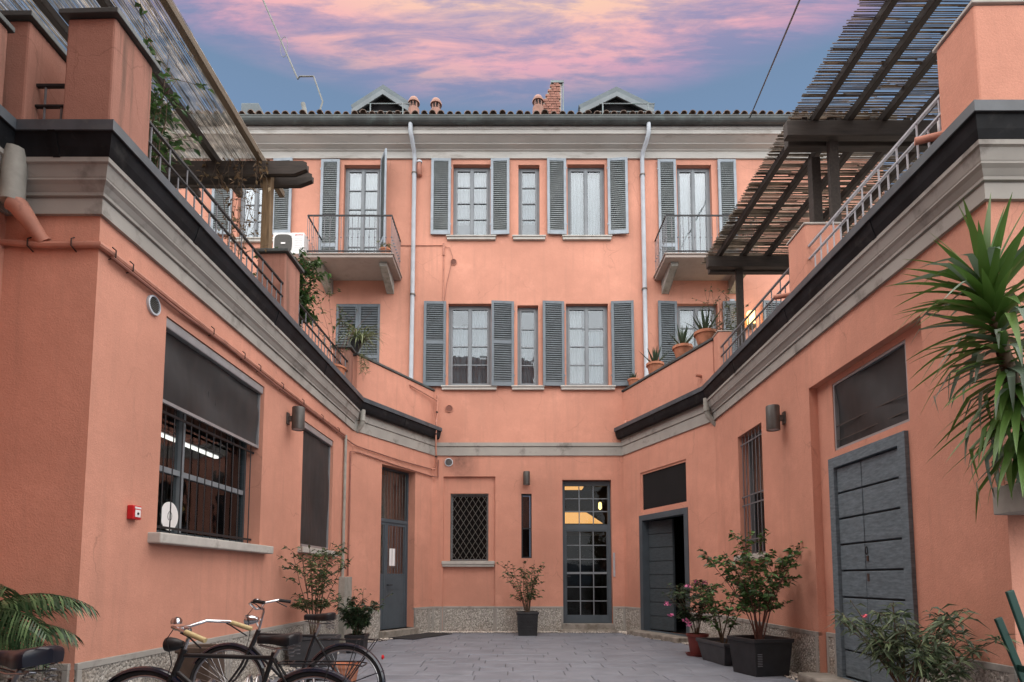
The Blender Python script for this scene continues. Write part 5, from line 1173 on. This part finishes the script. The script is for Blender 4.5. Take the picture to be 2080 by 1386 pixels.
terrace_plant('terrace_shrub', 'reddish twiggy plant trailing towards the closed shutters', -3.45, 11.2, 5.06, ('stem_red', 'leaf_olive'), (1.75, .75, 7, 260, .085, .035, .4, .4, 5, .006))
terrace_plant('climbing_shrub', 'leafy climber reaching the reed matting behind the nearest left railing', -3.95, 6.1, 5.06, ('stem', 'leaf_camellia'), (1.95, .34, 8, 420, .115, .062, .12, .3, 6, .009))
terrace_plant('terrace_shrub', 'twiggy plant with yellowing leaves beside the left pergola post', -4.05, 8.3, 5.06, ('stem', 'leaf_dry'), (2.35, .45, 7, 150, .075, .04, .3, .4, 6, .007))
t = thing('vine', 'withered vine hanging from the left pergola beam', 'plant', (-4.4, 9.0, 7.9)); st, lv = MB(), MB()
for i in range(12):
    p = Vector((-4.95 + .09 * i + rng.uniform(-.05, .05), 8.95, 8.0)); pts = [p]
    for k in range(6): p = p + Vector((rng.uniform(-.06, .06), rng.uniform(-.03, .02), -.10 * rng.uniform(-.3 if i % 4 == 0 else .3, 1.3))); pts.append(p)
    st.tube(pts, .004, 4)
    for q in pts:
        if rng.random() < .7: leaf(lv, q, rdir(-.9, .5), .09, .05, droop=.4)
part('stems', st, 'stem', t); part('foliage', lv, 'leaf_dry', t, kind='stuff')
# spider plant in a dark pot on the left parapet pier
t = thing('spider_plant', 'pale spider plant spilling from a tilted black pot on the left parapet', 'potted plant', (-3.3, 12.1, 6.13)); c = Vector(DL.p(.06, -.12, 6.13))
part('pot', MB().lathe((0, 0, 0), [(0, 0), (.12, 0), (.155, .24), (.17, .24), (.17, .28), (.145, .28), (.13, .2), (0, .2)], 18), 'plastic_black', t, at(c) @ Matrix.Rotation(R(14), 4, 'Y'))
for k in range(90): strap(c + Vector((.05 + rng.uniform(-.03, .22), rng.uniform(-.1, .06), .24 + rng.uniform(-.06, .03))), rng.uniform(-2.4, .9), R(rng.uniform(10, 75)), rng.uniform(.40, .80), .020, R(rng.uniform(80, 150)), 'leaf_spider', t, n=6)
st, lv = MB(), MB()
for i in range(5):
    p = c + Vector((.16 + .05 * i, -.12, .15)); pts = [p]
    for k in range(7): p = p + Vector((rng.uniform(-.01, .03), -.01, -.10 * rng.uniform(.6, 1.1))); pts.append(p)
    st.tube(pts, .003, 4)
    for q in pts[3:]:
        for _ in range(7): leaf(lv, q, rdir(-.8, .6), .09, .012)
part('runners', st, 'leaf_spider', t); part('runner_leaves', lv, 'leaf_spider', t, kind='stuff')
terrace_plant('balcony_plant', 'pale yellow-leaved plant in the corner of the left balcony', -3.12, 13.95, 9.13, ('stem', 'leaf_spider'), (.30, .2, 8, 90, .10, .03, .2, .3, 2, .005), .14, .2)
# furniture glimpsed on the terraces
t = thing('garden_chair', 'white chair on the left terrace behind the climber', 'chair', (-4.2, 7.0, 5.06))
part('seat', MB().box(-4.45, -3.98, 6.75, 7.2, 5.46, 5.5), 'white_paint', t, bevel=.01); part('backrest', MB().box(-4.45, -3.98, 7.2, 7.23, 5.5, 5.95), 'white_paint', t, bevel=.02)
for (x, y) in ((-4.43, 6.78), (-4.0, 6.78), (-4.43, 7.2), (-4.0, 7.2)): part('leg', MB().box(x - .015, x + .015, y - .015, y + .015, 5.05, 5.46), 'white_paint', t)
t = thing('outdoor_sofa', 'low white cushioned seat on the right terrace behind the railing', 'sofa', (4.5, 6.3, 5.06)); part('base', MB().box(4.15, 4.9, 5.35, 7.2, 5.06, 5.22), 'wood_dark', t, bevel=.01)
for k in range(3): part('cushion', MB().box(4.12, 4.85, 5.36 + .615 * k, 5.95 + .615 * k, 5.225, 5.36), 'white_cloth', t, bevel=.04)
m = MB().fb(RW, .62, .66, -.62, -.12, 5.30, 5.66); single('throw_cushion', m, 'white_cloth', 'pale pointed cushion leaning by the nearest right pier', 'cushion', bevel=.018)

# ================================================================== bicycles
def torus(R_, r_, nseg=48, n=8): return MB().tube([(R_ * math.cos(a), 0, R_ * math.sin(a)) for a in [2 * math.pi * k / nseg for k in range(nseg)]], r_, n, closed=True)
def wheel(parent, cx, Rw=.335):
    M = at((cx, 0, Rw + .018)); ty = part('wheel', torus(Rw - .002, .019), 'rubber', parent, M, label=None)
    part('rim', torus(Rw - .024, .010), 'steel', ty, M); hub = MB().lathe((0, 0, 0), [(0, -.05), (.018, -.05), (.022, -.03), (.022, .03), (.018, .05), (0, .05)], 12, 'Y'); part('hub', hub, 'steel', ty, M)
    sp = MB()
    for k in range(32):
        a = 2 * math.pi * k / 32; b = a + (.35 if k % 2 else -.35); s = .03 if k % 4 < 2 else -.03; sp.tube([(.02 * math.cos(b), s, .02 * math.sin(b)), ((Rw - .03) * math.cos(a), 0, (Rw - .03) * math.sin(a))], .0013, 4, cap=False)
    part('spokes', sp, 'steel', ty, M, kind='stuff'); return ty
def mudguard(parent, cx, a0, a1, mat, Rw=.335):
    m = MB(); n = 26
    for k in range(n + 1):
        a = R(a0 + (a1 - a0) * k / n); 
        for (dy, rr) in ((-.032, Rw + .018), (-.022, Rw + .034), (0, Rw + .04), (.022, Rw + .034), (.032, Rw + .018)): m.v.append((cx + rr * math.cos(a), dy, Rw + .018 + rr * math.sin(a)))
    m.f = [(k * 5 + j, k * 5 + j + 1, (k + 1) * 5 + j + 1, (k + 1) * 5 + j) for k in range(n) for j in range(4)]; m.smooth = True; return part('mudguard', m, mat, parent)
def saddle_mesh(L, Wb, Wn, H):
    m = MB(); n, k2 = 22, 13
    for i in range(n + 1):
        f = i / n; x = -L * .58 + L * f; s = min(1, max(0, (f - .30) / .55)); s = s * s * (3 - 2 * s); wv = Wn + (Wb - Wn) * s
        e = math.sqrt(max(.02, 1 - ((f - .88) / .12) ** 2)) if f > .88 else (math.sqrt(max(.03, 1 - ((.10 - f) / .10) ** 2)) if f < .10 else 1)
        wv *= e; top = H * (.42 * max(0, f - .35) ** 1.6 - .02 * math.sin(math.pi * min(1, f / .6))); hh = .034 * (.5 + .5 * e); dp = .026 + .026 * s
        for j in range(k2):
            a = math.pi * (j / (k2 - 1)) * 1.24 - .12 * math.pi; ca, sa = math.cos(a), math.sin(a)
            m.v.append((x, wv / 2 * (1 if ca > 0 else -1) * abs(ca) ** .75, top + (hh * sa ** .8 if sa > 0 else dp * sa * 2.0)))
    for i in range(n):
        for j in range(k2 - 1): m.f.append((i * k2 + j, i * k2 + j + 1, (i + 1) * k2 + j + 1, (i + 1) * k2 + j))
    m.f.append(tuple(range(k2))); m.f.append(tuple(n * k2 + j for j in range(k2))[::-1]); m.smooth = True; return m
def bicycle(label, loc, rz, paint, fender, style, hz=1.0, sz=.92, lean=0.0, wb=1.10):
    t = thing('bicycle', label, 'bicycle', (0, 0, 0), 'parked bicycles')
    zc_ = .353; F0 = (-wb, 0, zc_); R0 = (0, 0, zc_); hd_t = (-wb + .26, 0, .84); hd_b = (-wb + .19, 0, .66); bb = (-.44, 0, .30); st_t = (-.60 + .42, 0, .80); st_t = (-.27, 0, .80)
    fr = MB().tube([hd_t, hd_b], .021, 10); fr.tube([(hd_t[0] - .01, 0, .80), (st_t[0] - .01, 0, .785)], .015, 10); fr.tube([(hd_b[0] + .01, 0, .70), bb], .017, 10); fr.tube([bb, (st_t[0], 0, st_t[2] + .02)], .015, 10)
    for s in (-1, 1): fr.tube([(bb[0], .02 * s, bb[2]), (0, .055 * s, zc_)], .009, 8); fr.tube([(st_t[0], .015 * s, st_t[2] - .02), (0, .055 * s, zc_)], .008, 8)
    fr.lathe(bb, [(0, -.04), (.024, -.04), (.024, .04), (0, .04)], 12, 'Y'); part('frame', fr, paint, t)
    fk = MB()
    for s in (-1, 1): fk.tube([(hd_b[0], .035 * s, .66), (hd_b[0] - .06, .045 * s, .52), (F0[0] + .05, .05 * s, .40), (F0[0], .05 * s, zc_)], [.012, .012, .010, .008], 8)
    fk.tube([(hd_b[0], -.037, .663), (hd_b[0], .037, .663)], .014, 8); part('fork', fk, paint, t)
    wheel(t, 0); wheel(t, -wb); mudguard(t, 0, -10, 160, fender); mudguard(t, -wb, 25, 150, fender)
    for (cx, angs) in ((0, (20, 55)), (-wb, (130,))):
        for a in angs:
            s_ = MB()
            for s in (-1, 1): s_.tube([(cx, .055 * s, zc_), (cx + .37 * math.cos(R(a)), .03 * s, zc_ + .37 * math.sin(R(a)))], .0035, 5)
            part('mudguard_stay', s_, fender, t)
    # saddle on its post
    part('seat_post', MB().tube([(st_t[0], 0, .79), (st_t[0] + .035, 0, sz - .05)], .0125, 8), 'steel', t)
    sd = part('saddle', saddle_mesh(.28, .21, .06, .10), 'leather', t, at((st_t[0] + .05, 0, sz)))
    rl = MB()
    for s in (-1, 1): rl.tube([(st_t[0] - .10, .012 * s, sz - .03), (st_t[0] + .0, .022 * s, sz - .055), (st_t[0] + .12, .05 * s, sz - .05)], .004, 6)
    for s in (-1, 1): rl.tube([(st_t[0] + .13 + .022 * math.cos(k * .9), s * .05 + .022 * math.sin(k * .9), sz - .02 - .0035 * k) for k in range(24)], .003, 5)
    part('saddle_springs', rl, 'steel', sd)
    # stem, bars, grips, levers, bell, lamp
    hx = hd_t[0] + .035
    part('stem', MB().tube([hd_t, (hx, 0, hz - .03), (hx - .0, 0, hz), (hx - .05, 0, hz + .005)], .012, 8), 'chrome', t)
    if style == 'swept': bar = [(hx + .26, -.29, hz - .03), (hx + .12, -.27, hz + .02), (hx + .0, -.19, hz + .035), (hx - .05, -.08, hz + .01), (hx - .05, .08, hz + .01), (hx + .0, .19, hz + .035), (hx + .12, .27, hz + .02), (hx + .26, .29, hz - .03)]
    else: bar = [(hx + .12, -.29, hz + .06), (hx + .02, -.26, hz + .075), (hx - .06, -.15, hz + .05), (hx - .05, -.05, hz + .0), (hx - .05, .05, hz + .0), (hx - .06, .15, hz + .05), (hx + .02, .26, hz + .075), (hx + .12, .29, hz + .06)]
    hb = part('handlebar', MB().tube(bar, .011, 10), 'chrome', t)
    for e in ((0, 1), (-1, -2)):
        a, b = Vector(bar[e[0]]), Vector(bar[e[1]]); part('grip', MB().tube([a + (a - b).normalized() * .012, a.lerp(b, .9)], .0165, 10), 'grip_tan' if style == 'swept' else 'rubber', hb)
        c = bar[e[1]]; d_ = bar[e[0]]; part('brake_lever', MB().tube([(c[0] - .02, c[1], c[2] - .01), (c[0] + .03, c[1] * .98, c[2] - .035), (d_[0] - .02, d_[1] * .98, d_[2] - .05)], .005, 6), 'iron', hb)
    part('bell', MB().lathe((hx - .0, -.15, hz + .07), [(.0, -.02), (.033, -.018), (.034, 0), (.026, .018), (0, .026)], 16), 'chrome', hb)
    lp = (hx - .11, 0, hz - .10); part('headlamp', MB().lathe(lp, [(.0, .07), (.022, .065), (.04, .02), (.048, -.03), (.045, -.045), (0, -.05)], 18, 'X'), 'chrome' if style != 'swept' else 'bike_worn', t); part('lens', MB().lathe((lp[0] - .051, 0, lp[2]), [(0, 0), (.043, .004)], 16, 'X'), 'paper', t)
    part('lamp_bracket', MB().tube([(lp[0] + .04, 0, lp[2]), (hd_t[0], 0, hd_t[2] + .02)], .008, 6), 'steel', t)
    part('cable', MB().tube([(hx - .04, -.12, hz + .01), (hx - .12, -.06, hz - .06), (hx - .10, -.03, hz - .22), (hd_b[0] - .02, -.03, .68)], .003, 5), 'rubber', t)
    # rear carrier
    rk = MB(); zr_ = .755
    for s in (-1, 1): rk.tube([(-.22, .05 * s, zr_), (.28, .06 * s, zr_), (.33, .055 * s, zr_ - .01), (.335, 0, zr_ - .01)], .005, 6); rk.tube([(.12, .06 * s, zr_), (0, .06 * s, zc_)], .004, 6); rk.tube([(.28, .06 * s, zr_), (0.01, .06 * s, zc_)], .004, 6)
    for x in (-.15, -.02, .12, .26): rk.tube([(x, -.058, zr_), (x, .058, zr_)], .004, 6)
    rk.tube([(-.22, -.05, zr_), (-.24, 0, zr_), (-.22, .05, zr_)], .005, 6); part('rear_carrier', rk, 'bike_paint', t)
    part('tail_lamp', MB().lathe((.345, 0, .60), [(0, -.015), (.02, -.012), (.022, 0), (0, .012)], 10, 'X'), 'red_paint', t)
    cr = MB(); cr.tube([(bb[0] + .085 * math.cos(x), -.045, bb[2] + .085 * math.sin(x)) for x in [k * math.pi / 16 for k in range(32)]], .006, 5, closed=True); cr.tube([(bb[0], -.05, bb[2]), (bb[0] + .12, -.06, bb[2] - .11)], .008, 6); cr.tube([(bb[0], .05, bb[2]), (bb[0] - .12, .06, bb[2] + .11)], .008, 6); part('crankset', cr, 'steel', t)
    for (x, y, z) in ((bb[0] + .12, -.11, bb[2] - .11), (bb[0] - .12, .11, bb[2] + .11)): part('pedal', MB().box(x - .045, x + .045, y - .04, y + .04, z - .012, z + .012), 'rubber', t, bevel=.004)
    ch = MB(); ch.tube([(bb[0] - .08, -.045, bb[2] + .10), (bb[0] + .02, -.045, bb[2] + .115), (-.02, -.045, zc_ + .05), (.05, -.045, zc_), (-.02, -.045, zc_ - .05), (bb[0], -.045, bb[2] - .10)], .012, 6); part('chain_guard', ch, paint, t)
    t.matrix_basis = at(loc) @ Matrix.Rotation(rz, 4, 'Z') @ Matrix.Rotation(lean, 4, 'X'); return t
bicycle('old black bicycle with tan grips, nearest in the row', (-1.285, 3.93, 0), R(-2.5), 'bike_worn', 'bike_fender', 'swept', .97, .90, R(2), 1.13)
bicycle('black bicycle with chrome lamp and bell, behind the one with tan grips', (-1.50, 5.36, 0), R(-1), 'bike_paint', 'bike_fender', 'upright', 1.03, .95, R(-1.5), 1.05)
b3 = bicycle('dark bicycle of which only the glossy saddle shows, lower left edge', (-2.14, 2.88, 0), R(-3), 'bike_paint', 'bike_fender', 'upright', .98, .915, 0, 1.12)
for o in b3.children:
    if o.name.startswith('saddle'):
        o.data.materials.clear(); o.data.materials.append(MATS['leather_blue']); o.scale = (1.15, 1.2, 1.25)
# bicycle rack of bent tubes
t = thing('bike_rack', 'low galvanised bicycle rack of paired wheel hoops', 'bike rack', (-2.0, 4.7, 0))
for y in (4.45, 4.95): part('base_rail', MB().tube([(-2.75, y, .02), (-1.0, y, .02)], .016, 8), 'iron_grey', t)
for (x, y) in ((-2.42, 4.62), (-2.33, 4.66), (-1.88, 4.62), (-1.80, 4.66), (-1.78, 5.15), (-1.71, 5.2), (-2.12, 4.85), (-2.06, 4.88)):
    part('hoop', MB().tube([(x + .05, y - .14, .02), (x + .05, y - .14, .36)] + [(x + .05 - .1 * (k / 10) + 0 * k, y - .14 * math.cos(math.pi * k / 10), .36 + .16 * math.sin(math.pi * k / 10)) for k in range(1, 10)] + [(x - .05, y + .14, .36), (x - .05, y + .14, .02)], .011, 8), 'steel', t)
# folded green garden chair at the right edge
t = thing('folding_chair', 'dark green folded chair frame leaning at the lower right edge', 'chair', (3.8, 4.2, 0))
def flat_bar(p, q, w, th):
    p, q = Vector(p), Vector(q); d = (q - p).normalized(); n = Vector((0, 1, 0)); s = d.cross(n).normalized(); n = s.cross(d)
    m = MB(); m.v = [tuple(c + s * a * w / 2 + n * b * th / 2) for c in (p, q) for a, b in ((-1, -1), (1, -1), (1, 1), (-1, 1))]; m.f = [(3, 2, 1, 0), (4, 5, 6, 7), (0, 1, 5, 4), (1, 2, 6, 5), (2, 3, 7, 6), (3, 0, 4, 7)]; return m
part('frame_bar', flat_bar((3.585, 4.28, 1.215), (3.95, 4.30, .02), .055, .025), 'green_dark', t, bevel=.006); part('frame_bar', flat_bar((4.05, 4.24, .95), (3.66, 4.24, .02), .045, .02), 'green_dark', t, bevel=.006)
part('frame_bar', flat_bar((3.75, 4.60, 1.0), (4.1, 4.60, .02), .055, .025), 'green_dark', t, bevel=.006)
for k in range(3): part('slat', flat_bar((3.80 + .06 * k, 4.31, .62 - .15 * k), (3.88 + .06 * k, 4.59, .62 - .15 * k), .05, .015), 'green_dark', t)
# letter slot and bell panel beside the glazed door
m = MB().fb(FAC, 2.525, 2.575, 0, .02, 1.35, 1.95); single('intercom_panel', m, 'iron_pale', 'narrow metal intercom panel beside the glazed door', 'intercom', bevel=.003)
# unseen block added behind the viewpoint to shade the near left walls
m = MB(); m.add([(x, y, z) for z in (0, 13.0) for x, y in ((-14, -9), (1.2, -9), (1.2, -.7), (-4.37, -.7), (-4.37, 2.9), (-14, 2.9))], [(5, 4, 3, 2, 1, 0), (6, 7, 8, 9, 10, 11)] + [(i, (i + 1) % 6, 6 + (i + 1) % 6, 6 + i) for i in range(6)]); single('rear_shade_block', m, 'stucco_old', 'tall unseen block added behind the viewpoint to shade the near walls', 'building')
